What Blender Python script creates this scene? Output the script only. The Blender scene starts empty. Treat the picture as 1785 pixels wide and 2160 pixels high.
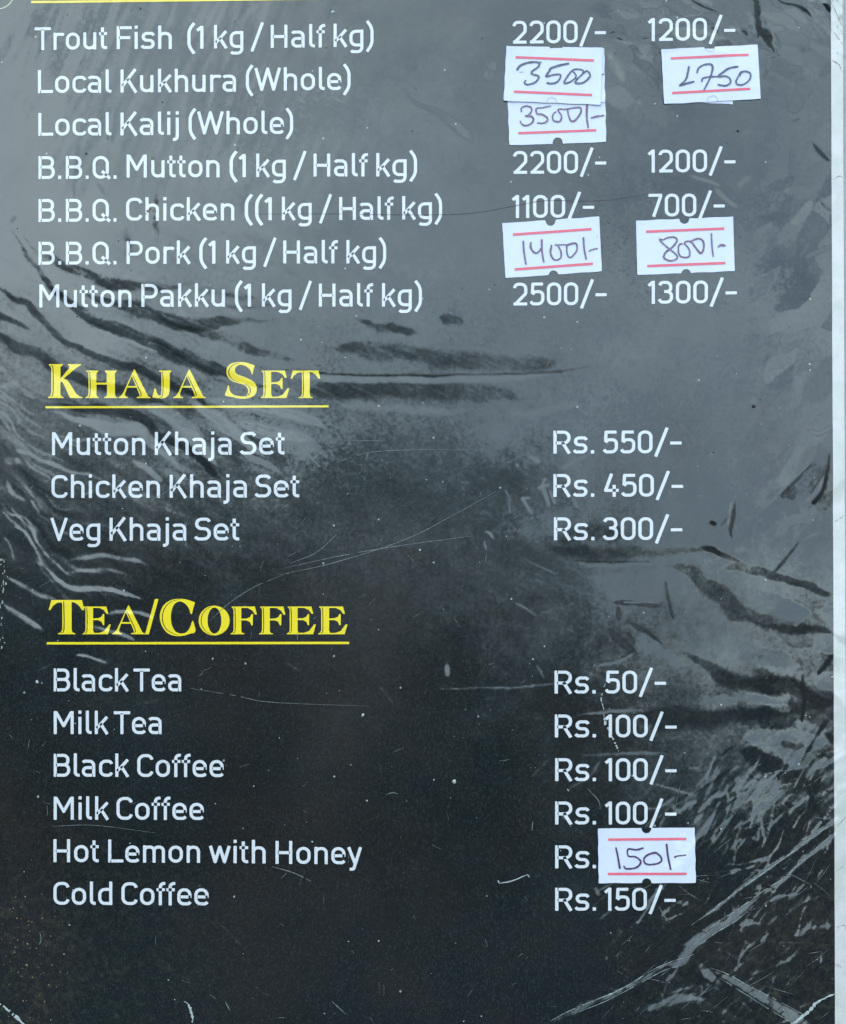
import bpy, math, random
import numpy as np
from mathutils import Matrix, Vector

rad = math.radians
rng = np.random.default_rng(7)
random.seed(7)
scene = bpy.context.scene
COL = scene.collection

# ------------------------------------------------------------------ camera, sky, sun, exposure
K = 0.00013                 # metres of board per unit of the board's drawing grid (x right, y down)
CX, CY = 892.5, 1080.0      # grid point opposite the lens
DIST = 3460 * K             # lens to board, metres
LEAN = rad(-10)             # the board leans back
BOARD_Z = 0.92
FRAME = Matrix.Translation((0, 0, BOARD_Z)) @ Matrix.Rotation(LEAN, 4, 'X')

cam_data = bpy.data.cameras.new('camera')
cam = bpy.data.objects.new('camera', cam_data)
COL.objects.link(cam)
cam.matrix_world = FRAME @ Matrix.Translation((0, -DIST, 0)) @ Matrix.Rotation(rad(90), 4, 'X')
cam_data.sensor_fit = 'VERTICAL'
cam_data.sensor_height = 24
cam_data.lens = 24 * DIST / (2160 * K)
cam_data.clip_start = 0.02
cam_data.clip_end = 3000
scene.camera = cam

SUN_EL, SUN_ROT = rad(58), rad(12)      # sun high behind the board: its face is in open shade
world = bpy.data.worlds.new('World')
scene.world = world
world.use_nodes = True
nt = world.node_tree
nt.nodes.clear()
def wn(t, **kw):
    n = nt.nodes.new(t)
    for k, v in kw.items():
        setattr(n, k, v)
    return n
wout = wn('ShaderNodeOutputWorld'); bg = wn('ShaderNodeBackground'); sky = wn('ShaderNodeTexSky')
sky.sky_type = 'NISHITA'; sky.sun_disc = False
sky.sun_elevation = SUN_EL; sky.sun_rotation = SUN_ROT
sky.air_density = 1.0; sky.dust_density = 1.5; sky.ozone_density = 1.0
tc = wn('ShaderNodeTexCoord'); mp = wn('ShaderNodeMapping')
mp.inputs['Scale'].default_value = (1.0, 1.0, 2.2)
noi = wn('ShaderNodeTexNoise'); noi.inputs['Scale'].default_value = 9.0
noi.inputs['Detail'].default_value = 5; noi.inputs['Roughness'].default_value = 0.5
ramp = wn('ShaderNodeValToRGB')
ramp.color_ramp.elements[0].position = 0.40; ramp.color_ramp.elements[1].position = 0.62
ramp.color_ramp.elements[0].color = (0.15, 0.15, 0.15, 1)
ramp.color_ramp.elements[1].color = (1, 1, 1, 1)
mix = wn('ShaderNodeMixRGB'); mix.inputs['Color2'].default_value = (9.4, 11.9, 13.0, 1)
L = nt.links.new
L(tc.outputs['Generated'], mp.inputs['Vector']); L(mp.outputs[0], noi.inputs['Vector'])
L(noi.outputs[0], ramp.inputs[0]); L(ramp.outputs[0], mix.inputs['Fac'])
L(sky.outputs[0], mix.inputs['Color1'])
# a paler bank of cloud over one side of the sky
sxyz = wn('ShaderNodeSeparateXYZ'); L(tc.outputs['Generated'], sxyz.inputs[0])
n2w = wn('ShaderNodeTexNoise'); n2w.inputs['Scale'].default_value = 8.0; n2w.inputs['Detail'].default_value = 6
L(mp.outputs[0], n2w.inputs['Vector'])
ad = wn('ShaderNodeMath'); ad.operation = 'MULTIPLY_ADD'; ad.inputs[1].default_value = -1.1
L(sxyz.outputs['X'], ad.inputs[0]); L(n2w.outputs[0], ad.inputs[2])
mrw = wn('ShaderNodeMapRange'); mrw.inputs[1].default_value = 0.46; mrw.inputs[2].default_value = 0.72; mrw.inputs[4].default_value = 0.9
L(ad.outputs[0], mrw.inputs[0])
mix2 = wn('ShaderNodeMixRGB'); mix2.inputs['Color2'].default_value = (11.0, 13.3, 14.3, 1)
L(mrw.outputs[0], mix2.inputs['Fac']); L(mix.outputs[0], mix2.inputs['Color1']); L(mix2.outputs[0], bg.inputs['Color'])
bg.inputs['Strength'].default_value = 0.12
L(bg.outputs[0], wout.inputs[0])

sd = bpy.data.lights.new('sun', 'SUN')
sd.energy = 0.6; sd.angle = rad(12); sd.color = (1, 0.95, 0.88)
sun = bpy.data.objects.new('sun', sd); COL.objects.link(sun)
sdir = Vector((math.sin(SUN_ROT) * math.cos(SUN_EL), math.cos(SUN_ROT) * math.cos(SUN_EL), math.sin(SUN_EL)))
sun.rotation_euler = (-sdir).to_track_quat('-Z', 'Y').to_euler()
sun.location = (0, 0, 5)

vs = scene.view_settings
vs.view_transform = 'Standard'; vs.look = 'None'; vs.exposure = 1.15; vs.gamma = 1.0
vs.use_curve_mapping = False

# ------------------------------------------------------------------ materials
def new_mat(name):
    m = bpy.data.materials.new(name); m.use_nodes = True
    t = m.node_tree
    b = t.nodes['Principled BSDF']
    return m, t, b

def film_mat(name, color, rough=0.6, color2=None, var=0.0, vscale=60.0, print_dirt=False, coat=1.0, ior=1.83, tex=1.0):
    """A printed or paper surface lying under the clear plastic: diffuse base, glossy coat that follows the film's creases."""
    m, t, b = new_mat(name)
    N = t.nodes.new; ln = t.links.new
    b.inputs['Base Color'].default_value = (*color, 1)
    b.inputs['Roughness'].default_value = rough
    b.inputs['Specular IOR Level'].default_value = 0.0
    b.inputs['Coat Weight'].default_value = coat
    b.inputs['Coat IOR'].default_value = ior
    b.inputs['Coat Roughness'].default_value = 0.10
    co = N('ShaderNodeTexCoord')
    # coat normal = creases stored with the relief + a fine pebbling
    at = N('ShaderNodeAttribute'); at.attribute_name = 'film_slope'
    n1 = N('ShaderNodeTexNoise'); n1.inputs['Scale'].default_value = 900; n1.inputs['Detail'].default_value = 4
    n1.inputs['Roughness'].default_value = 0.7
    ln(co.outputs['Object'], n1.inputs['Vector'])
    sub = N('ShaderNodeVectorMath'); sub.operation = 'SUBTRACT'; sub.inputs[1].default_value = (0.5, 0.5, 0.5)
    ln(n1.outputs['Color'], sub.inputs[0])
    sc = N('ShaderNodeVectorMath'); sc.operation = 'SCALE'; sc.inputs['Scale'].default_value = 0.08 * tex
    ln(sub.outputs[0], sc.inputs[0])
    n2 = N('ShaderNodeTexNoise'); n2.inputs['Scale'].default_value = 110; n2.inputs['Detail'].default_value = 3
    ln(co.outputs['Object'], n2.inputs['Vector'])
    sub2 = N('ShaderNodeVectorMath'); sub2.operation = 'SUBTRACT'; sub2.inputs[1].default_value = (0.5, 0.5, 0.5)
    ln(n2.outputs['Color'], sub2.inputs[0])
    sc2 = N('ShaderNodeVectorMath'); sc2.operation = 'SCALE'; sc2.inputs['Scale'].default_value = 0.012
    ln(sub2.outputs[0], sc2.inputs[0])
    a1 = N('ShaderNodeVectorMath'); ln(at.outputs['Vector'], a1.inputs[0]); ln(sc.outputs[0], a1.inputs[1])
    a2 = N('ShaderNodeVectorMath'); ln(a1.outputs[0], a2.inputs[0]); ln(sc2.outputs[0], a2.inputs[1])
    a3 = N('ShaderNodeVectorMath'); ln(a2.outputs[0], a3.inputs[0]); a3.inputs[1].default_value = (0, -1, 0)
    vt = N('ShaderNodeVectorTransform'); vt.vector_type = 'NORMAL'; vt.convert_from = 'OBJECT'; vt.convert_to = 'WORLD'
    ln(a3.outputs[0], vt.inputs[0])
    nz = N('ShaderNodeVectorMath'); nz.operation = 'NORMALIZE'; ln(vt.outputs[0], nz.inputs[0])
    ln(nz.outputs[0], b.inputs['Coat Normal'])
    # coat roughness: handled film is duller in patches
    n3 = N('ShaderNodeTexNoise'); n3.inputs['Scale'].default_value = 25; n3.inputs['Detail'].default_value = 6
    ln(co.outputs['Object'], n3.inputs['Vector'])
    mr = N('ShaderNodeMapRange'); mr.inputs[1].default_value = 0.35; mr.inputs[2].default_value = 0.7
    mr.inputs[3].default_value = 0.10; mr.inputs[4].default_value = 0.2
    ln(n3.outputs[0], mr.inputs[0]); ln(mr.outputs[0], b.inputs['Coat Roughness'])
    last = None
    if color2:
        n4 = N('ShaderNodeTexNoise'); n4.inputs['Scale'].default_value = vscale; n4.inputs['Detail'].default_value = 8
        n4.inputs['Roughness'].default_value = 0.65
        ln(co.outputs['Object'], n4.inputs['Vector'])
        r = N('ShaderNodeMapRange'); r.inputs[1].default_value = 0.42; r.inputs[2].default_value = 0.68
        r.inputs[4].default_value = var
        ln(n4.outputs[0], r.inputs[0])
        mx = N('ShaderNodeMixRGB'); mx.inputs[1].default_value = (*color, 1); mx.inputs[2].default_value = (*color2, 1)
        ln(r.outputs[0], mx.inputs[0]); last = mx
    if print_dirt:
        # canvas grain of the print, stretched downwards
        mpn = N('ShaderNodeMapping'); mpn.inputs['Scale'].default_value = (2900, 2900, 1500)
        ln(co.outputs['Object'], mpn.inputs['Vector'])
        n5 = N('ShaderNodeTexNoise'); n5.inputs['Scale'].default_value = 1.0; n5.inputs['Detail'].default_value = 3
        ln(mpn.outputs[0], n5.inputs['Vector'])
        r5 = N('ShaderNodeMapRange'); r5.inputs[1].default_value = 0.50; r5.inputs[2].default_value = 0.72
        r5.inputs[4].default_value = 0.7
        ln(n5.outputs[0], r5.inputs[0])
        mx5 = N('ShaderNodeMixRGB'); mx5.inputs[2].default_value = (0.024, 0.035, 0.037, 1)
        ln(r5.outputs[0], mx5.inputs[0]); ln(last.outputs[0], mx5.inputs[1]); last = mx5
        # grime: ochre and grey crumbs gathering in the two lower corners
        sp = N('ShaderNodeSeparateXYZ'); ln(co.outputs['Object'], sp.inputs[0])
        zr = N('ShaderNodeMapRange'); zr.inputs[1].default_value = -0.06; zr.inputs[2].default_value = -0.13
        ln(sp.outputs['Z'], zr.inputs[0])
        xa = N('ShaderNodeMath'); xa.operation = 'ABSOLUTE'; ln(sp.outputs['X'], xa.inputs[0])
        xr = N('ShaderNodeMapRange'); xr.inputs[1].default_value = 0.045; xr.inputs[2].default_value = 0.11
        ln(xa.outputs[0], xr.inputs[0])
        mm = N('ShaderNodeMath'); mm.operation = 'MULTIPLY'; ln(zr.outputs[0], mm.inputs[0]); ln(xr.outputs[0], mm.inputs[1])
        n6 = N('ShaderNodeTexNoise'); n6.inputs['Scale'].default_value = 420; n6.inputs['Detail'].default_value = 6
        n6.inputs['Roughness'].default_value = 0.75
        ln(co.outputs['Object'], n6.inputs['Vector'])
        r6 = N('ShaderNodeMapRange'); r6.inputs[1].default_value = 0.5; r6.inputs[2].default_value = 0.8
        ln(n6.outputs[0], r6.inputs[0])
        m6 = N('ShaderNodeMath'); m6.operation = 'MULTIPLY'; ln(r6.outputs[0], m6.inputs[0]); ln(mm.outputs[0], m6.inputs[1])
        n7 = N('ShaderNodeTexNoise'); n7.inputs['Scale'].default_value = 90; ln(co.outputs['Object'], n7.inputs['Vector'])
        cr = N('ShaderNodeValToRGB'); cr.color_ramp.elements[0].color = (0.035, 0.048, 0.028, 1); cr.color_ramp.elements[1].color = (0.085, 0.068, 0.045, 1)
        cr.color_ramp.elements[0].position = 0.4; cr.color_ramp.elements[1].position = 0.65
        ln(n7.outputs[0], cr.inputs[0])
        mx6 = N('ShaderNodeMixRGB'); ln(m6.outputs[0], mx6.inputs[0]); ln(last.outputs[0], mx6.inputs[1]); ln(cr.outputs[0], mx6.inputs[2])
        last = mx6
        # fine pale dust
        vo = N('ShaderNodeTexVoronoi'); vo.inputs['Scale'].default_value = 330; ln(co.outputs['Object'], vo.inputs['Vector'])
        sepc = N('ShaderNodeSeparateColor'); ln(vo.outputs['Color'], sepc.inputs[0])
        gt = N('ShaderNodeMath'); gt.operation = 'GREATER_THAN'; gt.inputs[1].default_value = 0.93; ln(sepc.outputs[0], gt.inputs[0])
        lt = N('ShaderNodeMath'); lt.operation = 'LESS_THAN'; lt.inputs[1].default_value = 0.09; ln(vo.outputs['Distance'], lt.inputs[0])
        md = N('ShaderNodeMath'); md.operation = 'MULTIPLY'; ln(gt.outputs[0], md.inputs[0]); ln(lt.outputs[0], md.inputs[1])
        mx7 = N('ShaderNodeMixRGB'); mx7.inputs[2].default_value = (0.3, 0.32, 0.31, 1)
        ln(md.outputs[0], mx7.inputs[0]); ln(last.outputs[0], mx7.inputs[1]); last = mx7
    if last:
        ln(last.outputs[0], b.inputs['Base Color'])
    return m

M_PRINT = film_mat('black_print', (0.0005, 0.004, 0.006), color2=(0.016, 0.010, 0.010), var=0.7, vscale=16, print_dirt=True)
M_WHITE = film_mat('white_print', (0.67, 0.67, 0.71), color2=(0.59, 0.60, 0.64), var=0.5, vscale=300)
M_YELLOW = film_mat('yellow_print', (0.86, 0.655, 0.018), color2=(0.76, 0.58, 0.03), var=0.5, vscale=200)
M_EDGE = film_mat('white_margin', (0.63, 0.585, 0.585), color2=(0.44, 0.48, 0.42), var=0.8, vscale=90)
M_PAPER = film_mat('sticker_paper', (0.66, 0.68, 0.84), color2=(0.58, 0.61, 0.78), var=0.5, vscale=160, coat=0.6)
M_RED = film_mat('red_ink', (0.78, 0.14, 0.19), color2=(0.72, 0.19, 0.24), var=0.6, vscale=400, coat=0.35)
M_PEN = film_mat('pen_ink', (0.095, 0.10, 0.145), color2=(0.20, 0.20, 0.29), var=0.9, vscale=900, coat=0.3)
M_PEN2 = film_mat('brown_pen_ink', (0.17, 0.10, 0.16), color2=(0.30, 0.24, 0.33), var=0.9, vscale=900, coat=0.3)
M_PEN3 = film_mat('dark_pen_ink', (0.07, 0.035, 0.08), color2=(0.16, 0.11, 0.18), var=0.9, vscale=900, coat=0.3)

def plain_mat(name, color, rough=0.8, color2=None, scale=8.0):
    m, t, b = new_mat(name)
    b.inputs['Base Color'].default_value = (*color, 1); b.inputs['Roughness'].default_value = rough
    if color2:
        co = t.nodes.new('ShaderNodeTexCoord'); n = t.nodes.new('ShaderNodeTexNoise')
        n.inputs['Scale'].default_value = scale; n.inputs['Detail'].default_value = 8
        mx = t.nodes.new('ShaderNodeMixRGB'); mx.inputs[1].default_value = (*color, 1); mx.inputs[2].default_value = (*color2, 1)
        t.links.new(co.outputs['Object'], n.inputs['Vector']); t.links.new(n.outputs[0], mx.inputs[0])
        t.links.new(mx.outputs[0], b.inputs['Base Color'])
        bp = t.nodes.new('ShaderNodeBump'); bp.inputs['Strength'].default_value = 0.4; bp.inputs['Distance'].default_value = 0.01
        t.links.new(n.outputs[0], bp.inputs['Height']); t.links.new(bp.outputs[0], b.inputs['Normal'])
    return m
M_CORE = plain_mat('board_core', (0.6, 0.6, 0.58), 0.6)
M_SPECK = plain_mat('black_speck', (0.012, 0.010, 0.012), 0.6)
M_RUST = plain_mat('rust_speck', (0.20, 0.125, 0.06), 0.8)
M_SCUFF = plain_mat('white_scuff', (0.58, 0.62, 0.62), 0.7, (0.26, 0.30, 0.30), 2500)
M_HAIR = plain_mat('fine_scratch', (0.20, 0.23, 0.24), 0.7, (0.07, 0.08, 0.08), 1500)
M_EDGEGLINT = plain_mat('crease_glint_paint', (0.42, 0.46, 0.46), 0.7, (0.10, 0.12, 0.12), 900)  # pale colour stands for light scattered along the crease edges
M_MARG = plain_mat('margin_crease_shade', (0.42, 0.43, 0.40), 0.8, (0.26, 0.28, 0.24), 800)  # shading of film creases, painted as grey strokes on the margin
M_REDHAIR = plain_mat('dull_red_thread', (0.085, 0.055, 0.06), 0.7)
M_WALL = plain_mat('grey_plaster', (0.60, 0.58, 0.58), 0.9, (0.42, 0.40, 0.42), 30)
M_GROUND = plain_mat('damp_ground', (0.010, 0.013, 0.015), 0.95, (0.006, 0.008, 0.009), 3)
M_RIDGE = plain_mat('added_hazy_slope', (0.21, 0.25, 0.26), 0.95, (0.13, 0.16, 0.16), .15)  # distance haze is put into this pale colour
M_HILL = plain_mat('added_wooded_slope', (0.026, 0.038, 0.034), 0.95, (0.055, 0.050, 0.042), 1.5)

# ------------------------------------------------------------------ the film: a field of slopes over the whole board
G = 2.5
X0, X1, Y0, Y1 = -60.0, 1800.0, -120.0, 2260.0
gx = np.arange(X0, X1 + G, G); gy = np.arange(Y0, Y1 + G, G)
NX, NY = len(gx), len(gy)
SX = np.zeros((NY, NX)); SY = np.zeros((NY, NX))     # slope to the right and slope downwards (positive: faces up, mirrors the sky)
PX, PY = np.meshgrid(gx, gy)

def smooth_noise(scale, seed, ax=1.0, ang=0.0):
    r = np.random.default_rng(seed)
    f = np.fft.rfft2(r.standard_normal((NY, NX)))
    ky = np.fft.fftfreq(NY)[:, None] / G; kx = np.fft.rfftfreq(NX)[None, :] / G
    a = math.radians(ang)
    u = kx * math.cos(a) + ky * math.sin(a); v = -kx * math.sin(a) + ky * math.cos(a)
    f *= np.exp(-((u * scale * ax) ** 2 + (v * scale) ** 2) * 2)
    o = np.fft.irfft2(f, (NY, NX))
    return o / o.std()

def sm(a, b, x):
    t = np.clip((x - a) / (b - a), 0, 1)
    return t * t * (3 - 2 * t)

WARP = (smooth_noise(45, 11), smooth_noise(45, 12))
WARP2 = (smooth_noise(7, 13), smooth_noise(7, 14))
BREAK = smooth_noise(22, 15)

def catmull(pts, n=8):
    p = [np.array(q, float) for q in pts]
    if len(p) < 3:
        return np.array([p[0] * (1 - t) + p[-1] * t for t in np.linspace(0, 1, n + 1)])
    p = [2 * p[0] - p[1]] + p + [2 * p[-1] - p[-2]]
    out = []
    for i in range(1, len(p) - 2):
        for t in np.arange(n) / n:
            a, b, c, d = p[i - 1:i + 3]
            out.append(0.5 * (2 * b + (c - a) * t + (2 * a - 5 * b + 4 * c - d) * t * t + (3 * b - a - 3 * c + d) * t ** 3))
    out.append(p[-2])
    return np.array(out)

def window(x0, x1, y0, y1):
    i0 = max(0, int((x0 - X0) / G)); i1 = min(NX, int((x1 - X0) / G) + 2)
    j0 = max(0, int((y0 - Y0) / G)); j1 = min(NY, int((y1 - Y0) / G) + 2)
    return slice(j0, j1), slice(i0, i1)

def band(pts, w, sy, sx=0.0, soft=0.35, warp=2.5, taper=True, straight=False, fray=0.0, rep=False):
    """slope added along a path; w is one width or a list of widths"""
    P = np.array(pts, float) if straight else catmull(pts)
    hard = sy == 'dark' or rep
    if sy == 'dark': sy, sx = dark_tilt(P)
    ws = np.interp(np.linspace(0, 1, len(P)), np.linspace(0, 1, len(np.atleast_1d(w))), np.atleast_1d(w))
    if straight and len(P) == 2:
        t = np.linspace(0, 1, 7)[:, None]; P = P[:1] * (1 - t) + P[1:] * t; ws = np.interp(t[:, 0], [0, 1], [ws[0], ws[-1]])
    m = ws.max() * 1.5 + warp * 2
    W = window(P[:, 0].min() - m, P[:, 0].max() + m, P[:, 1].min() - m, P[:, 1].max() + m)
    x = PX[W] + WARP[0][W] * warp + WARP2[0][W] * warp * 0.12; y = PY[W] + WARP[1][W] * warp + WARP2[1][W] * warp * 0.12
    if x.size == 0: return
    best = np.full(x.shape, 1e9); wt = np.zeros(x.shape); tt = np.zeros(x.shape)
    n = len(P) - 1
    for i in range(n):
        a, b = P[i], P[i + 1]; d = b - a; l2 = max((d ** 2).sum(), 1e-6)
        t = np.clip(((x - a[0]) * d[0] + (y - a[1]) * d[1]) / l2, 0, 1)
        dist = np.hypot(x - a[0] - t * d[0], y - a[1] - t * d[1])
        k = dist < best
        best[k] = dist[k]; wt[k] = (ws[i] * (1 - t) + ws[i + 1] * t)[k]; tt[k] = ((i + t) / n)[k]
    half = wt / 2
    if taper:
        half = half * np.clip(np.minimum(tt, 1 - tt) * 5, 0.12, 1) ** 0.7
    mask = 1 - sm(1 - soft, 1 + soft, best / np.maximum(half, 0.4))
    if taper:
        mask = mask * np.clip(np.minimum(tt, 1 - tt) * 8 + 0.15, 0, 1)
    if fray:
        mask = mask * np.clip(1 - fray * sm(-0.3, 1.0, BREAK[W]), 0, 1)
    if hard: SY[W] *= 1 - mask; SX[W] *= 1 - mask
    SY[W] += sy * mask; SX[W] += sx * mask

def dark_tilt(P):
    """the tilt that makes film at this place mirror the added pale slope just under its skyline"""
    x, y = P[:, 0].mean(), P[:, 1].mean()
    return -math.tan(rad((10 + (1080 - y) * .01656 - 9.8) / 2)), math.tan(rad(((x - 892) * .01656 + 5) / 2))

def facet(poly, sy, sx=0.0, soft=3.0, warp=2.0, rep=False):
    P = np.array(poly, float)
    hard = sy == 'dark' or rep
    if sy == 'dark': sy, sx = dark_tilt(P)
    W = window(P[:, 0].min() - 12, P[:, 0].max() + 12, P[:, 1].min() - 12, P[:, 1].max() + 12)
    x = PX[W] + WARP2[0][W] * warp; y = PY[W] + WARP2[1][W] * warp
    inside = np.zeros(x.shape, bool); best = np.full(x.shape, 1e9)
    for i in range(len(P)):
        a, b = P[i], P[(i + 1) % len(P)]
        c = (a[1] > y) != (b[1] > y)
        with np.errstate(divide='ignore', invalid='ignore'):
            xi = a[0] + (y - a[1]) * (b[0] - a[0]) / (b[1] - a[1] if b[1] != a[1] else 1e-9)
        inside ^= c & (x < xi)
        d = b - a; t = np.clip(((x - a[0]) * d[0] + (y - a[1]) * d[1]) / max((d ** 2).sum(), 1e-6), 0, 1)
        best = np.minimum(best, np.hypot(x - a[0] - t * d[0], y - a[1] - t * d[1]))
    s = np.where(inside, best, -best)
    mask = sm(-soft * 0.5, soft, s)
    if hard: SY[W] *= 1 - mask; SX[W] *= 1 - mask
    SY[W] += sy * mask; SX[W] += sx * mask

def crumple(mask, n, amp, ang, stretch, seed, bias=0.0):
    """crisp little planes, as stiff film creases"""
    r = np.random.default_rng(seed)
    ys, xs = np.where(mask > 0.05)
    if len(ys) == 0: return
    pick = r.integers(0, len(ys), n)
    a = math.radians(ang); ca, sa = math.cos(a), math.sin(a)
    def tr(x, y): return (x * ca + y * sa) / stretch, (-x * sa + y * ca)
    sx_, sy_ = tr(gx[xs[pick]], gy[ys[pick]])
    j0, j1, i0, i1 = ys.min(), ys.max() + 1, xs.min(), xs.max() + 1
    W = (slice(j0, j1), slice(i0, i1))
    u, v = tr(PX[W] + WARP2[0][W] * 1.0 + WARP[0][W] * 2, PY[W] + WARP2[1][W] * 1.0 + WARP[1][W] * 2)
    best = np.full(u.shape, 1e9); idx = np.zeros(u.shape, int)
    for k in range(n):
        d = (u - sx_[k]) ** 2 + (v - sy_[k]) ** 2
        m = d < best; best[m] = d[m]; idx[m] = k
    ty = r.standard_normal(n) * amp + bias; tx = r.standard_normal(n) * amp
    SY[W] += ty[idx] * mask[W]; SX[W] += tx[idx] * mask[W]

# --- gentle waviness everywhere
SY += 0.005 * smooth_noise(90, 1) + 0.002 * smooth_noise(25, 2)
SX += 0.008 * smooth_noise(90, 3) + 0.004 * smooth_noise(25, 4)
leftwave = sm(900, 350, PX) * sm(350, 520, PY) * sm(1350, 1150, PY)
SY += 0.006 * leftwave * smooth_noise(16, 5, ax=5, ang=30)
topwave = sm(900, 500, PX) * sm(520, 300, PY)
SY += 0.05 * topwave * smooth_noise(12, 6, ax=7, ang=-68) * 0.2
SX += 0.10 * topwave * smooth_noise(12, 7, ax=7, ang=-68) * 0.22
# --- crumpled zones
low_right = sm(1150, 1500, PX + (PY - 1900) * 0.35) * sm(1480, 1800, PY + (PX - 1400) * 0.3)
deep = low_right * sm(1650, 1850, PY)
SY -= 0.042 * deep
crumple(low_right, 1500, 0.016, -52, 10.0, 22)
crumple(low_right * sm(1900, 2100, PY), 300, 0.03, 25, 4.0, 29)
right_strip = sm(1480, 1700, PX) * sm(1150, 1300, PY) * sm(1750, 1500, PY)
crumple(right_strip, 80, 0.02, 20, 2.0, 24)
top_right = sm(1250, 1500, PX + (120 - PY) * 0.9) * sm(240, 60, PY) 
crumple(top_right, 160, 0.06, 25, 2.5, 25)
corner = sm(1700, 1740, PX - PY * 0.5) * sm(160, 60, PY)
crumple(corner, 120, 0.16, 50, 3.0, 26, bias=-0.06)
crumple(sm(1180, 1300, PX) * sm(1480, 1350, PX) * sm(60, 120, PY) * sm(330, 240, PY), 60, 0.045, 40, 2.0, 27)
mid_right = sm(1550, 1700, PX) * sm(130, 260, PY) * sm(1200, 1000, PY)
crumple(mid_right, 90, 0.03, -50, 2.2, 28)

# --- long folds that wave across the left half (dark: facing down; pale: facing up)
D = -0.052
band([(-20, 585), (3, 610), (33, 633), (60, 643), (83, 667), (110, 697), (143, 719), (163, 727), (187, 740), (233, 760), (286, 773), (320, 793), (360, 816), (400, 833), (440, 862), (500, 900)], [11, 13, 12, 13, 9, 15, 16, 14, 18, 16, 14], D, soft=.4)
band([(-20, 655), (0, 663), (33, 677), (67, 698)], [14, 16, 12], D, soft=.4)
band([(-30, 700), (0, 710), (33, 730), (77, 743), (107, 767), (150, 790), (187, 803), (233, 817), (283, 827), (316, 847), (350, 867), (383, 890), (416, 910)], [22, 24, 22, 24, 22, 20, 22, 26, 24], D, soft=.4)
band([(85, 585), (110, 610), (150, 643), (180, 663), (213, 683), (267, 697), (316, 720), (366, 750), (400, 760), (466, 783), (520, 806), (600, 830)], [10, 16, 20, 22, 24, 28, 26, 18, 16], D, soft=.42)
band([(180, 690), (240, 706), (300, 730), (350, 752)], [3, 4, 3], 0.05, soft=.4); band([(300, 712), (340, 732), (372, 752)], 2.5, 0.06, soft=.4)
band([(40, 480), (70, 520), (100, 545), (131, 563), (173, 576), (214, 594), (276, 604), (346, 608), (430, 596)], [8, 14, 22, 26, 26, 22, 12], D, soft=.5)
band([(170, 618), (207, 632), (276, 646), (328, 666), (380, 684), (449, 684), (518, 677), (590, 672)], [12, 20, 26, 28, 26, 18, 8], D, soft=.4)
band([(380, 690), (440, 706), (500, 722), (560, 748), (640, 760)], [16, 20, 24, 16, 10], -0.045, soft=.6, fray=.4)
band([(420, 640), (500, 650), (590, 636)], [6, 10, 5], -0.04, soft=.6)
band([(500, 858), (560, 870), (620, 890)], [14, 12, 6], -0.04, soft=.4); band([(330, 915), (380, 935), (430, 975), (470, 1010)], [14, 16, 12], -0.05, soft=.4)
band([(100, 850), (180, 862), (260, 870), (300, 885), (330, 925), (360, 960)], [10, 22, 26, 22, 18], -0.05, soft=.35)
band([(22, 470), (60, 540), (90, 580), (120, 620), (170, 640)], [8, 14, 12], -0.05, soft=.5)
band([(0, 420), (12, 480), (45, 545), (70, 590)], [8, 10], 0.02, soft=.6)
band([(328, 397), (330, 450), (326, 510)], 15, -0.05, sx=0.03, soft=.6)
band([(266, 470), (270, 520), (262, 545)], 14, -0.05, soft=.6)
band([(410, 610), (470, 620), (560, 640)], 16, -0.05, soft=.6, fray=.4)
for p, w in (([(463, 0), (446, 41), (439, 70)], 15), ([(545, 0), (518, 41), (494, 83), (480, 149)], 17), ([(408, 170), (390, 214), (383, 311)], 13),
             ([(332, 276), (328, 346)], 14), ([(372, 0), (350, 60)], 10), ([(235, 240), (232, 330)], 9)):
    band(p, w, -0.035, sx=0.05, soft=.5)
for p, w in (([(210, 110), (190, 170)], 9), ([(170, 300), (158, 360), (163, 420)], 10), ([(208, 385), (222, 410)], 9), ([(245, 210), (238, 310)], 11), ([(38, 455), (28, 475)], 13)):
    band(p, w, 0.04, sx=-0.06, soft=.5)
# middle dark patches and the long horizontal crease
band([(750, 672), (800, 686), (850, 700), (890, 706)], [14, 22, 12], -0.048, soft=.5, fray=.3)
band([(925, 672), (981, 680)], 16, -0.052, soft=.5)
band([(700, 730), (762, 737), (887, 750), (1012, 765), (1137, 769), (1180, 756)], [18, 34, 36, 32, 20], -0.045, soft=.5, fray=.2)
band([(544, 776), (691, 788), (800, 792), (940, 791), (1075, 790), (1137, 788), (1200, 781), (1245, 775)], 3.0, -0.09, warp=1, soft=.6)
band([(600, 792), (691, 798), (800, 803), (940, 801), (1075, 798), (1180, 790)], 12, 0.05, warp=1)
band([(640, 826), (700, 822), (887, 822), (1012, 826), (1106, 838)], [16, 34, 40, 30], -0.042, soft=.5, fray=.2)
band([(1069, 869), (1120, 872), (1185, 862), (1230, 850)], 12, 0.03)
band([(700, 850), (850, 862), (1000, 868)], 16, 0.022, soft=.6)
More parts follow.
